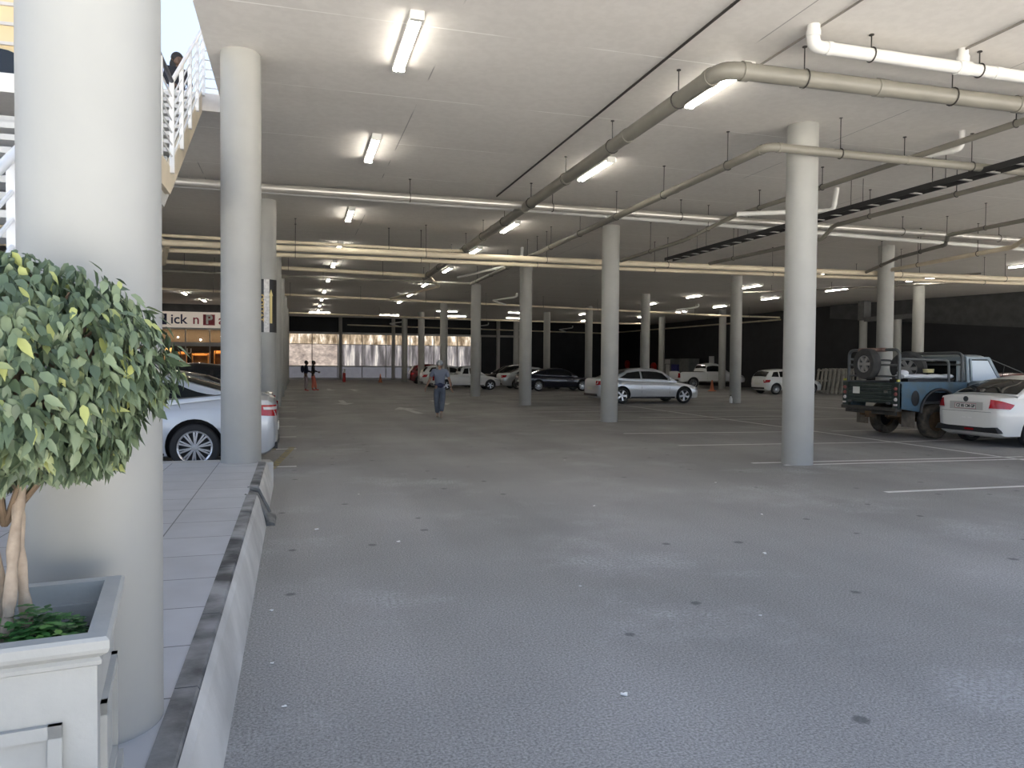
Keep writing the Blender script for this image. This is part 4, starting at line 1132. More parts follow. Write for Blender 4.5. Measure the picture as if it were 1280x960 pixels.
# old blue pickup
def defender():
    r = empty('old_pickup_truck', (13.0, 14.65, 0), 0, 'old dusty blue and green off-road pickup with roll bars and spare wheel', 'pickup truck', 'parked vehicles')
    W = .895
    def arch(xc, rad, z, n=10): return [(xc+rad*math.cos(PI*k/n), z+rad*math.sin(PI*k/n)) for k in range(n+1)]
    for sd in (-1, 1):
        y0, y1 = sd*W, sd*(W-.05)
        poly = [(0, .70), (0, 1.27), (1.88, 1.27), (1.88, .66), (1.62, .62)] + [(p[0], p[1]) for p in arch(1.1, .50, .62)] + [(.56, .62), (.40, .64)]
        b = MB().prism(poly, y0, y1, 'Y'); s = b.build('bed_side', M['defblue'], r, False)
        c = MB().bb((-.01, sd*(W-.14), 1.265), (1.9, sd*(W+.012), 1.30)); c.bb((.02, sd*(W+.004), 1.135), (1.88, sd*W, 1.15))
        c.build('rim_cap', M['bar'] if sd > 0 else M['defblue'], s, False)
        fr_ = MB().lathe([(0, -.010), (.10, -.010), (.125, -.002), (.13, .0)], (.42, sd*(W+.012), .93), 'Y', 24); fr_.v = [(.42+(x-.42)*.85, y, .93+(z-.93)*1.35) for x, y, z in fr_.v]; fr_.build('filler_recess', M['darkrim'], s)
        sw = MB().bar((.02, sd*(W+.006), 1.07), (1.7, sd*(W+.006), 1.07), .014, .018).bar((.03, sd*(W+.006), .72), (.50, sd*(W+.006), .72), .014, .018); sw.build('swage', M['defblue'], s, False)
        t = MB()
        ar = [(1.1+.53*math.cos(PI*k/12), sd*(W+.02), .60+.53*math.sin(PI*k/12)) for k in range(13)]
        t.tube(ar, .035, 8); t.build('wheel_arch', M['blacktrim'], s)
    MB().bb((.03, -W+.05, .80), (1.88, W-.05, .85)).build('bed_floor', M['bar'], r, False)
    MB().bb((1.80, -W+.05, .7), (1.88, W-.05, 1.30)).build('bed_front', M['bar'], r, False)
    tg = MB().bb((-.02, -.70, .80), (.03, .70, 1.24))
    for k in range(5): tg.cyl((-.02, -.68, .85+k*.085), (-.02, .68, .85+k*.085), .026, n=12)
    tg.bb((-.03, -.72, 1.235), (.04, .72, 1.275))
    tgo = tg.build('tailgate', M['defgreen'], r, False)
    MB().bb((-.055, .30, 1.0), (-.045, .52, 1.16)).build('number_plate', M['plate'], tgo, False)
    MB().bb((-.065, -.60, 1.04), (-.04, -.48, 1.10)).build('latch', M['chrome'], tgo, False)
    for y in (-.62, .62): MB().cyl((-.05, y-.05, .81), (-.05, y+.05, .81), .03, n=10).build('hinge', M['bar'], tgo)
    for sd in (-1, 1):
        p = MB().bb((-.03, sd*.71, .68), (.05, sd*W, 1.27)).build('rear_corner', M['defgreen'], r, False)
        for k, (z, m) in enumerate(((1.14, M['taildust']), (1.02, M['taildust']), (.90, M['tailw']))):
            MB().lathe([(0, -.065), (.03, -.062), (.042, -.045), (.045, -.03)], (0, sd*.81, z), 'X', 16).build('lamp', m, p)
        MB().bb((-.06, sd*.77, .76), (-.03, sd*.86, .80)).build('reflector', M['tailw'], p, False)
        MB().bb((-.035, sd*.825, 1.30), (.02, sd*.87, 1.35)).build('amber_marker', M['amber'], r, False)
        fl = MB().bb((.40, sd*.53, .26), (.425, sd*.90, .62)); fl.build('mud_flap', M['mud'], r, False)
    b = MB().bb((-.09, -.87, .63), (.08, .87, .71)); b.bb((-.02, -.80, .54), (.02, .80, .62)); b.build('rear_bumper', M['bumper'], r, False)
    ch = MB().bb((.1, -.45, .48), (4.3, -.35, .62)).bb((.1, .35, .48), (4.3, .45, .62)).bb((-.1, -.06, .46), (.1, .06, .6)); ch.build('chassis', M['rust'], r, False)
    ax = MB().cyl((1.1, -.62, .40), (1.1, .62, .40), .055, n=12).sphere((1.1, .12, .40), (.17, .14, .17)).cyl((3.9, -.62, .40), (3.9, .62, .40), .055); ax.build('axle', M['rust'], r)
    for x in (1.1, 3.89):
        for sd in (-1, 1): put_wheel(r, x, sd*.735, .395, .22, 'truck', sd)
    # cab
    cab = MB()
    for sd in (-1, 1):
        cab.prism([(1.90, .62), (2.95, .62), (2.98, 1.30), (1.90, 1.30)], sd*W, sd*(W-.05), 'Y')
    cab.bb((1.90, -W, .62), (1.95, W, 1.30)); cab.bb((2.9, -W, .62), (2.98, W, 1.28))
    cab.build('cab', M['defgrey'], r, False)
    up = MB(); T = .80
    for sd in (-1, 1):
        up.bar((1.94, sd*(W-.03), 1.28), (1.98, sd*(T-.02), 1.86), .06, .09)
        up.bar((2.93, sd*(W-.03), 1.28), (2.62, sd*(T-.02), 1.86), .05, .06)
        up.bar((2.05, sd*(W-.03), 1.28), (2.08, sd*(T-.01), 1.84), .04, .05)
        up.bar((1.95, sd*(W-.02), 1.30), (2.95, sd*(W-.02), 1.30), .04, .05)
    up.bar((1.98, -T, 1.84), (1.98, T, 1.84), .08, .1); up.bar((2.62, -T, 1.85), (2.62, T, 1.85), .06, .05); up.bar((2.95, -W, 1.30), (2.95, W, 1.30), .06, .05)
    for y in (-.30, .30): up.bar((1.95, y*1.9, 1.28), (1.98, y*1.8, 1.84), .05, .06)
    up.build('cab_pillars', M['defgrey'], r, False)
    rf = MB(); rows = []
    for i in range(7):
        x = 1.92+(2.64-1.92)*i/6; row = []
        for j in range(-6, 7):
            y = j/6*T; e = max(abs(j)/6, abs(i-3)/3); row.append((x, y, 1.945-.07*e**6))
        rows.append(row)
    rf.grid(rows); rf.bb((1.93, -T+.005, 1.83), (2.63, T-.005, 1.885)); rf.build('cab_roof', M['defgrey'], r)
    for sd in (-1, 1):
        MB().add([(2.10, sd*(W-.035), 1.33), (2.86, sd*(W-.035), 1.33), (2.60, sd*(T-.01), 1.80), (2.11, sd*(T-.01), 1.80), (2.10, sd*(W-.045), 1.33), (2.86, sd*(W-.045), 1.33), (2.60, sd*(T-.02), 1.80), (2.11, sd*(T-.02), 1.80)],
                 [(0, 1, 2, 3), (4, 5, 6, 7)]).build('side_window', M['glass_reflect'], r, False)
        MB().add([(1.935, sd*.56, 1.33), (1.935, sd*.84, 1.33), (1.97, sd*.76, 1.78), (1.97, sd*.54, 1.78)], [(0, 1, 2, 3)]).build('corner_window', M['glass_reflect'], r, False)
    MB().add([(1.95, -.52, 1.33), (1.95, .52, 1.33), (1.98, .5, 1.78), (1.98, -.5, 1.78)], [(0, 1, 2, 3)]).build('rear_window', M['glass'], r, False)
    MB().add([(2.94, -.84, 1.33), (2.94, .84, 1.33), (2.64, .76, 1.80), (2.64, -.76, 1.80)], [(0, 1, 2, 3)]).build('windscreen', M['glass'], r, False)
    hd = MB().prism([(2.95, .62), (2.95, 1.26), (4.30, 1.16), (4.34, 1.10), (4.34, .62)], -.52, .52, 'Y')
    for sd in (-1, 1):
        hd.prism([(2.98, .62), (2.98, 1.12), (4.30, 1.04), (4.34, .62)] + list(reversed(arch(3.89, .46, .62))) [0:0] , sd*.50, sd*W, 'Y')
    hd.build('bonnet', M['defblue'], r, False)
    for sd in (-1, 1):
        MB().lathe([(0, .05), (.09, .045), (.1, .01)], (4.34, sd*.68, .9), 'X', 18).build('headlight', M['head'], r)
    fb = MB().bb((4.36, -.88, .52), (4.48, .88, .66)); fb.build('front_bumper', M['bar'], r, False)
    # roll bars
    def hoop(x, hw, z, n='roll_bar'):
        p = fillet([(x, -hw, 1.28), (x, -hw, z), (x, hw, z), (x, hw, 1.28)], .17, 7)
        return MB().tube(p, .036, 12)
    h = hoop(.06, .80, 2.03); h.build('roll_bar', M['bar'], r)
    hb = MB()
    for z in (1.68, 1.42): hb.tube([(.06, -.80, z), (.06, .80, z)], .022, 8)
    hb.build('cross_bar', M['bar'], r)
    MB().cyl((.06, -.40, 2.03), (.06, .46, 2.03), .047, n=12).build('bar_wrap', M['wrap'], r)
    h = hoop(1.82, .82, 1.97); h.build('roll_bar', M['bar'], r)
    cb = MB().tube([(1.82, -.82, 1.70), (1.82, .82, 1.70)], .022, 8); cb.build('cross_bar', M['bar'], r)
    for sd in (-1, 1):
        p = fillet([(.06, sd*.82, 1.82), (1.40, sd*.84, 1.80), (1.42, sd*.84, 1.29)], .12, 6)
        MB().tube(p, .028, 10).build('side_bar', M['bar'], r)
    # spare wheel on the rear hoop
    o = put_wheel(r, -.10, .02, .36, .21, 'spare', -1, 0, 'spare_wheel'); o.location = (-.10, .02, 1.70); o.rotation_euler = (0, 0, -PI/2)
    ob = MB().tube([(3.0, -.80, 1.30), (3.1, -.80, 1.72)], .006, 6); ob.build('aerial', M['ink'], r)
    bw = MB().tube([(2.66, -.74, 1.86), (3.5, -.86, 1.55), (4.36, -.84, 1.15)], .010, 6); bw.build('bush_wire', M['bar'], r)
    return r
df = defender()
def load():
    # cargo in the bed of the old pickup, each a thing of its own
    tm, rm = wheel_mesh(.395, .22, 'spare')
    t = bpy.data.objects.new('spare_tyre', tm); link(t); t.location = (14.05, 14.62, 1.62); t.rotation_euler = (math.radians(14), 0, math.radians(-58))
    tag(t, 'dusty spare tyre standing in the bed of the old pickup', 'tyre')
    for y in ():
        pass
    q = bpy.data.objects.new('rim', rm); link(q, t)
    b = MB(); 
    rows = []
    for i in range(13):
        x = 13.25+1.4*i/12
        rows.append([(x, 14.05+.15*math.cos(a), 1.42+.055*math.sin(a)+.008*math.sin(i*1.7)) for a in [2*PI*k/14 for k in range(15)]])
    b.grid(rows); b.add(rows[0][:-1], [tuple(range(14))]); b.add(rows[-1][:-1], [tuple(range(14))])
    b.sphere((13.32, 14.02, 1.50), (.13, .12, .07), 12, 8)
    tag(b.build('rolled_sheet', M['cloth_white']), 'white rolled sheet lying along the bed of the old pickup', 'sheet')
    b = MB()
    for k in range(4): b.tube([(14.0+(.10+.005*k)*math.cos(a), 13.98+.10*math.sin(a), 1.52+.022*k) for a in [2*PI*j/18 for j in range(18)]], .013, 6, True)
    tag(b.build('rope_coil', M['rope']), 'coil of pale yellow rope on the white sheet in the old pickup', 'rope')
    b = MB().bb((13.4, 13.95, .85), (14.7, 14.5, 1.35)).bb((13.45, 14.0, 1.35), (14.65, 14.45, 1.37)).bb((13.9, 13.93, .9), (13.95, 13.95, 1.3)).bb((14.3, 13.93, .9), (14.35, 13.95, 1.3))
    tag(b.build('cargo_box', M['blacktrim'], None, False), 'dark box under the white sheet in the bed of the old pickup', 'box')
load()

# ------------------------------------------------------------------ shop front at left rear
def shop():
    Y = 56.0
    w = empty('window_2', (0, Y, 0)); w['kind'] = 'structure'
    f = MB(); X0, X1 = -13.5, -1.35
    f.bb((X0, -.05, 3.86), (X1, .1, 4.02)); f.bb((X0, -.08, 2.72), (X1, .1, 2.98)); f.bb((X0, -.05, 0), (X1, .1, .1))
    x = X0
    xs = []
    while x < X1: f.bb((x-.035, -.04, 0), (x+.035, .08, 3.9)); xs.append(x); x += 1.56
    f.build('window_frame', M['alu'], w, False)
    gm, nt, b = newmat('shop_glass'); 
    b.inputs['Base Color'].default_value = (1, 1, 1, 1); b.inputs['Roughness'].default_value = .02; b.inputs['Transmission Weight'].default_value = 1; b.inputs['IOR'].default_value = 1.08
    for a in xs:
        MB().bb((a+.04, 0, 2.98), (a+1.52, .015, 3.86)).build('upper_pane', gm, w, False)
        MB().bb((a+.04, 0, .1), (a+1.52, .015, 2.72)).build('pane', gm, w, False)
    sg = empty('shop_sign', (0, Y-.25, 0), 0, 'long pale lit supermarket sign with navy and red lettering above the shop front', 'sign')
    MB().bb((-13.4, 0, 3.98), (-1.2, .25, 5.06)).build('board', M['signboard'], sg, False)
    bz = 4.52
    def P(txt, cx, m, size, bold=.012): 
        return text_obj('lettering', txt, size, m, Matrix.Translation((cx, -.015, bz)) @ Matrix.Rotation(PI/2, 4, 'X'), sg, .02, bold)
    def tile(cx, m):
        b = MB().prism([(cx-.38, 4.16), (cx+.38, 4.16), (cx+.38, 4.90), (cx-.38, 4.90)], -.03, .0, 'Y'); b.build('letter_tile', m, sg, False)
        text_obj('lettering', 'P', .86, M['whiteletter'], Matrix.Translation((cx, -.04, 4.53)) @ Matrix.Rotation(PI/2, 4, 'X'), sg, .02, .03)
    S = .92
    tile(-8.78, M['navyletter']); P('ick', -7.65, M['navyletter'], S); P('n', -6.55, M['redletter'], S); tile(-5.72, M['redletter']); P('ay', -4.72, M['redletter'], S)
    it = empty('shop_interior', (0, Y, 0), 0, 'warm lit wooden shop interior with shelves seen through the shop front glass', 'shop interior')
    b = MB().bb((X0, 4.0, 0), (X1, 4.1, 4.1)); b.build('back_wall', M['shopdark'], it, False)
    b = MB().bb((X0, .1, 4.05), (X1, 4.1, 4.15)).bb((X0-.1, .1, 0), (X0, 4.1, 4)).bb((X1-.1, .1, 0), (X1, 4.1, 4)); b.build('shell', M['shopdark'], it, False)
    MB().bb((X0, 2.0, 2.85), (X1, 2.15, 4.05)).build('bulkhead', M['shopbrown'], it, False)
    rnd = random.Random(4)
    x = -12.6
    while x < -1.6:
        wd = rnd.choice([.5, .8, 1.1]); m = rnd.choice([M['shopwood'], M['shopwood'], M['shopshelf']]); z = rnd.uniform(2.2, 2.7)
        s = MB()
        for k in range(5): s.bb((x, 1.4, .4+k*z/5.4), (x+wd, 1.9, .45+k*z/5.4))
        s.bb((x, 1.4, 0), (x+.06, 1.9, z)); s.bb((x+wd-.06, 1.4, 0), (x+wd, 1.9, z)); s.bb((x+.1, 1.85, .2), (x+wd-.1, 1.9, z))
        s.build('shelf_unit', m, it, False)
        x += wd+rnd.uniform(.15, .5)
    text_obj('hanging_letter', 'U', .5, M['whiteletter'], Matrix.Translation((-7.1, .5, 2.36)) @ Matrix.Rotation(PI/2, 4, 'X'), it, .03, .01)
    for k in range(8):
        MB().sphere((-12+k*1.4+rnd.uniform(-.3, .3), 1.0+rnd.uniform(0, .8), 3.35+rnd.uniform(-.25, .3)), .06, 10, 6).build('spot_lamp', M['tube'], it)
    la = bpy.data.lights.new('shop_lamp', 'AREA'); la.shape = 'RECTANGLE'; la.size = 11; la.size_y = .8; la.energy = 260; la.color = (1, .72, .38)
    lo = bpy.data.objects.new('shop_lamp', la); COL.objects.link(lo); lo.location = (-7.2, Y+1.1, 4.03)
    struct('wall_back_left', MB().bb((-16, Y, 5.06), (-1.3, Y+.2, CZ)).bb((-16, Y+4.2, 0), (-1.3, Y+4.4, CZ)).bb((-16, Y, 0), (-13.5, Y+.2, CZ)), M['dgrey'])
shop()

# ------------------------------------------------------------------ small things
cone = MB(); cone.bb((-.19, -.19, 0), (.19, .19, .04)); cone.lathe([(.15, .04), (.03, .72), (0, .72)], n=24)
cmesh = cone.mesh('traffic_cone', M['orange'])
for x, y, s, lb in ((26.0, 43.3, 1.0, 'orange traffic cone at the column before the white pickup by the black wall'), (7.0, 65.0, 1.0, 'orange traffic cone on the floor before the glazed front')):
    o = bpy.data.objects.new('traffic_cone', cmesh); link(o); o.location = (x, y, 0); o.scale = (s,)*3; tag(o, lb, 'cone', 'traffic cones')
fe = empty('fire_extinguisher', (3.98, 65.2, 0), 0, 'red and white fire extinguisher stand at the foot of a slim post by the glazing', 'fire extinguisher')
MB().lathe([(0, .02), (.12, .02), (.13, .08), (.13, .72), (.07, .86), (0, .86)], n=20).build('cylinder', M['reel'], fe)
MB().bb((-.09, -.14, .80), (.09, -.10, 1.15)).build('white_tag', M['paper'], fe, False)
MB().cyl((0, 0, .84), (0, 0, .95), .03).bar((-.08, 0, .95), (.08, 0, .96), .03, .03).build('valve', M['ink'], fe)
for y, lb, z in ((72.0, 'round red hose reel on the black wall above the silver sedan roof', 1.75), (66.0, 'round red hose reel on the black wall right of the column behind the silver sedan', 1.5)):
    r_ = empty('hose_reel', (33.36, y, z), 0, lb, 'hose reel', 'hose reels on the black wall')
    MB().lathe([(0, -.28), (.12, -.28), (.40, -.24), (.42, -.20), (.42, -.04), (.40, 0), (0, 0)], axis='X', n=28).build('drum', M['reel'], r_)
    MB().lathe([(0, -.31), (.08, -.30), (.09, -.27)], axis='X', n=16).build('hub', M['bar'], r_)
cb = empty('storage_cabinet', (32.6, 59.7, 0), 0, 'blue storage cabinet standing between white and grey cabinets at the black wall', 'cabinet', 'cabinets at the black wall')
MB().bb((-.5, -.6, .08), (.5, .6, 1.75)).bb((-.45, -.55, 0), (.45, .55, .08)).build('body', M['blue'], cb, False)
for s in (-.3, .3): MB().bb((-.52, s-.27, .15), (-.5, s+.27, 1.68)).build('door', M['blue'], cb, False)
cb = empty('storage_cabinet', (32.6, 61.2, 0), 0, 'white and grey panelled cabinet left of the blue cabinet', 'cabinet', 'cabinets at the black wall')
MB().bb((-.5, -.7, .0), (.5, .8, 2.25)).build('body', M['gcab'], cb, False)
MB().bb((-.52, -.62, .5), (-.5, .1, 1.75)).build('white_door', M['wcab'], cb, False); MB().bb((-.52, -.7, 1.8), (-.5, .8, 2.2)).build('top_panel', M['wcab'], cb, False)
cb = empty('storage_cabinet', (32.6, 58.1, 0), 0, 'tall plain grey cabinet right of the blue cabinet behind the pickup bed', 'cabinet', 'cabinets at the black wall')
MB().bb((-.5, -.9, .06), (.5, .8, 2.25)).bb((-.45, -.85, 0), (.45, .75, .06)).build('body', M['gcab'], cb, False); MB().bb((-.52, -.85, .1), (-.5, -.08, 2.2)).build('door', M['gcab'], cb, False)
n_ = MB().bb((33.30, 55.3, 1.75), (33.38, 56.0, 2.45)).bb((33.28, 55.25, 1.70), (33.30, 56.05, 1.76)); tag(n_.build('notice_board', M['notice'], None, False), 'small white notice on the black wall above the white single cab pickup', 'notice')
l_ = MB().lathe([(0, -.12), (.12, -.1), (.17, -.04), (.18, 0)], (22.9, 75, 3.0), 'Y', 20); tag(l_.build('wall_lamp', M['lampw']), 'round white lamp on the black back wall beside the column before the navy coupe', 'wall lamp')
BT = 1; bt = empty('plastic_bottle', (18.40, 29.08, 0), 0, 'small white plastic bottle on the floor at a column foot', 'bottle')
bt.scale = (.66,)*3
MB().lathe([(0, 0), (.1, .0), (.11, .03), (.11, .30), (.05, .42), (.04, .48), (0, .48)], n=18).build('bottle_body', M['paper'], bt); MB().cyl((0, 0, .48), (0, 0, .55), .045).build('bottle_cap', M['rod'], bt)
# leaning stack of slatted panels
pm = MB()
for k in range(7): pm.bb((-.9+k*.27, -.02, 0), (-.78+k*.27, .02, 1.55))
for z in (.1, .75, 1.4): pm.bb((-.95, .02, z), (.95, .06, z+.1))
pme = pm.mesh('slatted_panel', M['pallet'], False)
for i, (dx, a, lb) in enumerate(((0, 14, 'pale slatted panel leaning behind the old pickup, outermost of the three'), (.28, 10, 'pale slatted panel leaning behind the old pickup, middle of the three'), (.55, 7, 'pale slatted panel leaning by the black wall, innermost of the three'))):
    o = bpy.data.objects.new('slatted_panel', pme); link(o); o.location = (31.0+dx*1.4, 38.4-.2*i, .015); o.rotation_euler = (math.radians(-a), 0, math.radians(-68)); tag(o, lb, 'panel', 'slatted panels by the wall')
# litter
rnd = random.Random(9)
for i, (x, y) in enumerate([(-.15, 5.1), (-.12, 4.2), (.9, 6.8), (1.55, 3.35), (2.0, 5.1), (3.9, 5.6), (.75, 9.4), (3.3, 8.0), (4.9, 7.1), (.2, 7.5), (2.9, 4.2), (5.6, 9.2), (-.05, 3.65), (4.4, 12)]):
    s = rnd.uniform(.008, .018); b = MB()
    a = rnd.uniform(0, 6); 
    b.box((0, 0, s*.25), (s*2.2, s*1.3, s*.45), (rnd.uniform(-.2, .2), rnd.uniform(-.2, .2), a)); b.box((s*.6, s*.3, s*.3), (s*1.2, s*1.0, s*.4), (.3, .2, a+1))
    o = b.build('litter_scrap', M['paper'], None, False); o.location = (x, y, .004)
    tag(o, 'tiny white scrap of litter on the grey asphalt', 'litter', 'white scraps on the asphalt')

# ------------------------------------------------------------------ people
def skin(name, verts, edges, m, parent, sub=2):
    me = bpy.data.meshes.new(name); me.from_pydata([v[0] for v in verts], edges, [])
    o = bpy.data.objects.new(name, me); COL.objects.link(o)
    md = o.modifiers.new('s', 'SKIN')
    for i, v in enumerate(verts):
        rr = v[1] if isinstance(v[1], tuple) else (v[1], v[1])
        me.skin_vertices[0].data[i].radius = rr
        me.skin_vertices[0].data[i].use_root = (i == 0)
    md.use_smooth_shade = True
    o.modifiers.new('u', 'SUBSURF').levels = sub
    me2 = evald(o); bpy.data.objects.remove(o)
    me2.materials.clear(); me2.materials.append(m)
    for p in me2.polygons: p.use_smooth = True; p.material_index = 0
    return me2
def join(meshes, name, parent, m):
    bm = bmesh.new()
    for q in meshes: bm.from_mesh(q)
    me = bpy.data.meshes.new(name); bm.to_mesh(me); bm.free(); me.materials.append(m)
    for p in me.polygons: p.use_smooth = True; p.material_index = 0
    return link(bpy.data.objects.new(name, me), parent)
def hand(wrist, d, side_v, s=1.):
    # palm plus five separate bent fingers growing out of the wrist
    d = d.normalized(); sv = (side_v-d*side_v.dot(d)).normalized(); nv = d.cross(sv)
    V = [(wrist, .024*s), (wrist+d*.045*s, (.036*s, .017*s)), (wrist+d*.085*s, (.04*s, .015*s))]; E = [(0, 1), (1, 2)]
    for k, (o, L) in enumerate(((-.030, .070), (-.010, .080), (.010, .076), (.030, .060))):
        b = wrist+d*.088*s+sv*o*s; i = len(V)
        V += [(b, .0095*s), (b+d*L*.5*s+nv*.012*s, .009*s), (b+d*L*.85*s+nv*.034*s, .008*s)]
        E += [(2, i), (i, i+1), (i+1, i+2)]
    i = len(V); b = wrist+d*.03*s-sv*.035*s
    V += [(b, .012*s), (b+d*.035*s-sv*.018*s+nv*.012*s, .011*s), (b+d*.06*s-sv*.016*s+nv*.03*s, .009*s)]
    E += [(1, i), (i, i+1), (i+1, i+2)]
    return V, E
def person(label, loc, rz, J, cols, hair='short', extra=None, name='person'):
    r = empty(name, loc, rz, label, 'person')
    V = lambda k: Vector(J[k])
    sk, top, bot, shoe, hairm = cols
    vs = [(V('pelvis'), (.13, .10)), (V('waist'), (.115, .085)), (V('chest'), (.145, .10)), (V('neck'), .052), (V('head')-Vector((0, 0, .07)), .055)]
    es = [(0, 1), (1, 2), (2, 3), (3, 4)]
    for s in 'lr':
        i = len(vs); vs += [(V(s+'sh'), .055), (V(s+'el'), .040), (V(s+'wr'), .026)]; es += [(2, i), (i, i+1), (i+1, i+2)]
        i = len(vs); vs += [(V(s+'hip'), .085), (V(s+'kn'), .055), (V(s+'an'), .038), (V(s+'toe'), .032)]; es += [(0, i), (i, i+1), (i+1, i+2), (i+2, i+3)]
    ms = [skin('b', vs, es, sk, r)]
    h = V('head'); hm = MB(); hm.sphere(h, (.088, .10, .118), 20, 14)
    hm.sphere(h+Vector((0, .02, -.055)), (.066, .075, .065), 14, 10)
    hm.sphere(h+Vector((0, .102, -.012)), (.014, .02, .022), 8, 6)
    for s in (-1, 1):
        hm.sphere(h+Vector((s*.09, -.005, -.005)), (.012, .024, .034), 8, 6); hm.sphere(h+Vector((s*.032, .088, .012)), (.014, .012, .009), 8, 6)
    hm.sphere(h+Vector((0, .088, -.058)), (.024, .014, .009), 8, 6)
    ms.append(hm.mesh('h', sk))
    for s, q in (('l', -1), ('r', 1)):
        d = V(s+'wr')-V(s+'el'); hv, he = hand(V(s+'wr'), d, Vector((0, 1, 0)) if abs(d.normalized().y) < .9 else Vector((0, 0, 1)))
        ms.append(skin('x', hv, he, sk, r, 1))
    join(ms, 'body', r, sk)
    g = 1.0
    vs = [(V('waist')-Vector((0, 0, .10)), (.165, .125)), (V('waist'), (.155, .12)), (V('chest'), (.185, .13)), (V('neck')-Vector((0, 0, .045)), .075)]; es = [(0, 1), (1, 2), (2, 3)]
    ln = J.get('sleeve', .6)
    for s in 'lr':
        i = len(vs); vs += [(V(s+'sh'), .082)]; es += [(2, i)]
        if ln <= 1: vs += [(V(s+'sh').lerp(V(s+'el'), ln), .066)]; es += [(i, i+1)]
        else: vs += [(V(s+'el'), .06), (V(s+'el').lerp(V(s+'wr'), ln-1), .045)]; es += [(i, i+1), (i+1, i+2)]
    me = skin('top', vs, es, top, r); link(bpy.data.objects.new('shirt' if ln <= 1 else 'jacket', me), r)
    vs = [(V('pelvis')+Vector((0, 0, .07)), (.155, .12)), (V('pelvis'), (.165, .13))]; es = [(0, 1)]
    for s in 'lr':
        i = len(vs); vs += [(V(s+'hip'), .108), (V(s+'kn'), .088), (V(s+'an')+Vector((0, 0, .04)), .076)]; es += [(1, i), (i, i+1), (i+1, i+2)]
    link(bpy.data.objects.new('trousers', skin('tr', vs, es, bot, r)), r)
    for s in 'lr':
        a, t = V(s+'an'), V(s+'toe'); dd = (t-a).normalized(); hl = a-dd*.05+Vector((0, 0, -.02))
        link(bpy.data.objects.new('shoe', skin('sh', [(hl, .045), (a.lerp(t, .5)-Vector((0, 0, .012)), (.05, .042)), (t+dd*.03, (.046, .032))], [(0, 1), (1, 2)], shoe, r)), r)
    hb = MB()
    if hair == 'cap':
        hb.sphere(h+Vector((0, -.004, .03)), (.102, .115, .105), 20, 12); hb.lathe([(.0, .0), (.105, .0), (.105, .015), (0, .015)], h+Vector((0, .05, .035)), n=20)
        hb.build('cap', hairm, r)
    elif hair == 'long':
        hb.sphere(h+Vector((0, -.02, .035)), (.115, .115, .12), 20, 12); hb.sphere(h+Vector((0, -.06, -.10)), (.13, .085, .17), 18, 12)
        hb.build('hair', hairm, r)
    else:
        hb.sphere(h+Vector((0, -.018, .025)), (.098, .105, .112), 20, 12); hb.build('hair', hairm, r)
    if extra: extra(r, V)
    return r
# walking man, seen from behind (faces +y in his own frame)
JW = dict(pelvis=(0, 0, .93), waist=(0, .0, 1.08), chest=(0, .02, 1.33), neck=(0, .03, 1.50), head=(0, .05, 1.61),
          lsh=(-.19, .01, 1.41), lel=(-.30, -.02, 1.15), lwr=(-.40, .02, .93), rsh=(.19, .01, 1.41), rel=(.29, -.04, 1.14), rwr=(.345, .02, .90),
          lhip=(-.09, 0, .86), lkn=(-.09, .10, .48), lan=(-.06, .10, .09), ltoe=(-.06, .25, .04), rhip=(.09, 0, .86), rkn=(.08, .06, .47), ran=(.05, -.20, .16), rtoe=(.045, -.13, .035), sleeve=.75)
def bag(r, V):
    MB().sphere((0.02, -.13, .98), (.10, .05, .075), 14, 8).build('waist_bag', M['belt'], r)
    MB().lathe([(.168, -.02), (.172, 0), (.168, .02)], (0, 0, 1.0), 'Z', 24).build('belt', M['belt'], r)
pm_ = person('man in grey cap, blue-grey shirt and pale jeans walking away down the driveway', (4.17, 22.3, 0), math.radians(-10), JW, (M['skin'], M['shirt'], M['jeans'], M['shoe'], M['cap']), 'cap', bag)
JS = dict(pelvis=(0, 0, .92), waist=(0, 0, 1.08), chest=(0, .01, 1.34), neck=(0, .02, 1.50), head=(0, .04, 1.63),
          lsh=(-.18, 0, 1.42), lel=(-.24, .06, 1.16), lwr=(-.20, .26, 1.10), rsh=(.18, 0, 1.42), rel=(.24, .06, 1.16), rwr=(.20, .27, 1.12),
          lhip=(-.09, 0, .86), lkn=(-.10, .02, .48), lan=(-.11, -.01, .09), ltoe=(-.12, .14, .04), rhip=(.09, 0, .86), rkn=(.10, .02, .48), ran=(.11, -.02, .09), rtoe=(.12, .13, .04), sleeve=1.85)
def pack(r, V):
    MB().sphere((0, -.19, 1.27), (.16, .10, .22), 16, 10).build('backpack', M['navy'], r)
person('person in navy jacket with dark backpack and grey-pink trousers, left of the standing pair', (.58, 44.8, 0), math.radians(-80), JS, (M['skind'], M['navy'], M['pinkgrey'], M['redshoe'], M['hair']), 'short', pack)
JS2 = dict(JS); JS2['lkn'] = (-.10, .10, .48); JS2['lan'] = (-.1, .16, .09); JS2['ltoe'] = (-.1, .31, .04)
person('person in dark top, orange-red trousers and red shoes, right of the standing pair', (1.0, 45.6, 0), math.radians(-95), JS2, (M['skind'], M['blackcloth'], M['orangered'], M['redshoe'], M['hair']), 'short')
JU = dict(JS); JU['lwr'] = (-.12, .28, 1.05); JU['rwr'] = (.12, .28, 1.05); JU['sleeve'] = 1.9
person('person in black with hooded dark hair standing at the head of the stairs', (-2.23, 16.1, 5.88), math.radians(-150), JU, (M['skind'], M['blackcloth'], M['blackcloth'], M['shoed'], M['hair']), 'long')

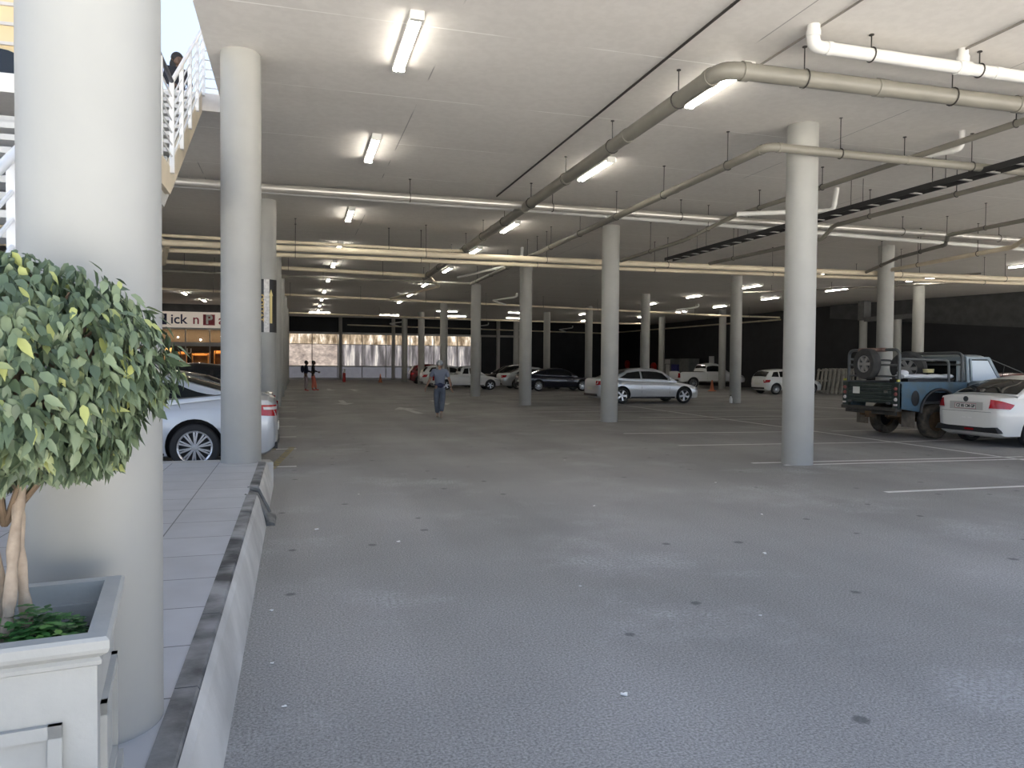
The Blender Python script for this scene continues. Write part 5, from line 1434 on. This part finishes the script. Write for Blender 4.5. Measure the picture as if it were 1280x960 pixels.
# ------------------------------------------------------------------ light, sky, camera
wd = bpy.data.worlds.new('sky'); SC.world = wd; wd.use_nodes = True
nt = wd.node_tree; bg = nt.nodes['Background']
sky = nt.nodes.new('ShaderNodeTexSky'); sky.sky_type = 'NISHITA'
sky.sun_disc = False; sky.sun_elevation = math.radians(42); sky.sun_rotation = math.radians(30); sky.altitude = 1500; sky.dust_density = 2.5; sky.air_density = 1.0
mx = nt.nodes.new('ShaderNodeMix'); mx.data_type = 'RGBA'; mx.inputs['Factor'].default_value = .55
nt.links.new(sky.outputs[0], mx.inputs['A']); mx.inputs['B'].default_value = (5.5, 6.5, 8.6, 1)
nt.links.new(mx.outputs['Result'], bg.inputs['Color']); bg.inputs['Strength'].default_value = .073
sn = bpy.data.lights.new('sun', 'SUN'); sn.energy = 29; sn.angle = math.radians(.53); sn.color = (1, .95, .87)
so = bpy.data.objects.new('sun', sn); COL.objects.link(so)
d = -Vector((math.cos(math.radians(42))*math.sin(math.radians(30)), math.cos(math.radians(42))*math.cos(math.radians(30)), math.sin(math.radians(42))))
so.rotation_euler = d.to_track_quat('-Z', 'Y').to_euler()

F = 940.; yaw = math.atan(271/940.); pit = -math.atan(24.3/940.); rl = .008
fw = Vector((math.sin(yaw)*math.cos(pit), math.cos(yaw)*math.cos(pit), math.sin(pit)))
rt0 = Vector((math.cos(yaw), -math.sin(yaw), 0)); up0 = rt0.cross(fw)
rt = rt0*math.cos(rl)+up0*math.sin(rl); up = up0*math.cos(rl)-rt0*math.sin(rl)
cam = bpy.data.cameras.new('camera'); co = bpy.data.objects.new('camera', cam); COL.objects.link(co)
cam.sensor_width = 36; cam.sensor_fit = 'HORIZONTAL'; cam.lens = 36*F/1280; cam.clip_end = 400; cam.clip_start = .05
mw = Matrix((rt, up, -fw)).transposed().to_4x4(); mw.translation = (0, 0, 1.62); co.matrix_world = mw
SC.camera = co
SC.view_settings.view_transform = 'Standard'; SC.view_settings.look = 'None'; SC.view_settings.gamma = 1; SC.view_settings.use_curve_mapping = False
SC.view_settings.exposure = 1.52
SC.cycles.use_denoising = True
try: SC.cycles.denoiser = 'OPENIMAGEDENOISE'
except Exception: pass
SC.cycles.max_bounces = 8; SC.cycles.diffuse_bounces = 6; SC.cycles.sample_clamp_indirect = 6; SC.cycles.caustics_reflective = False; SC.cycles.caustics_refractive = False
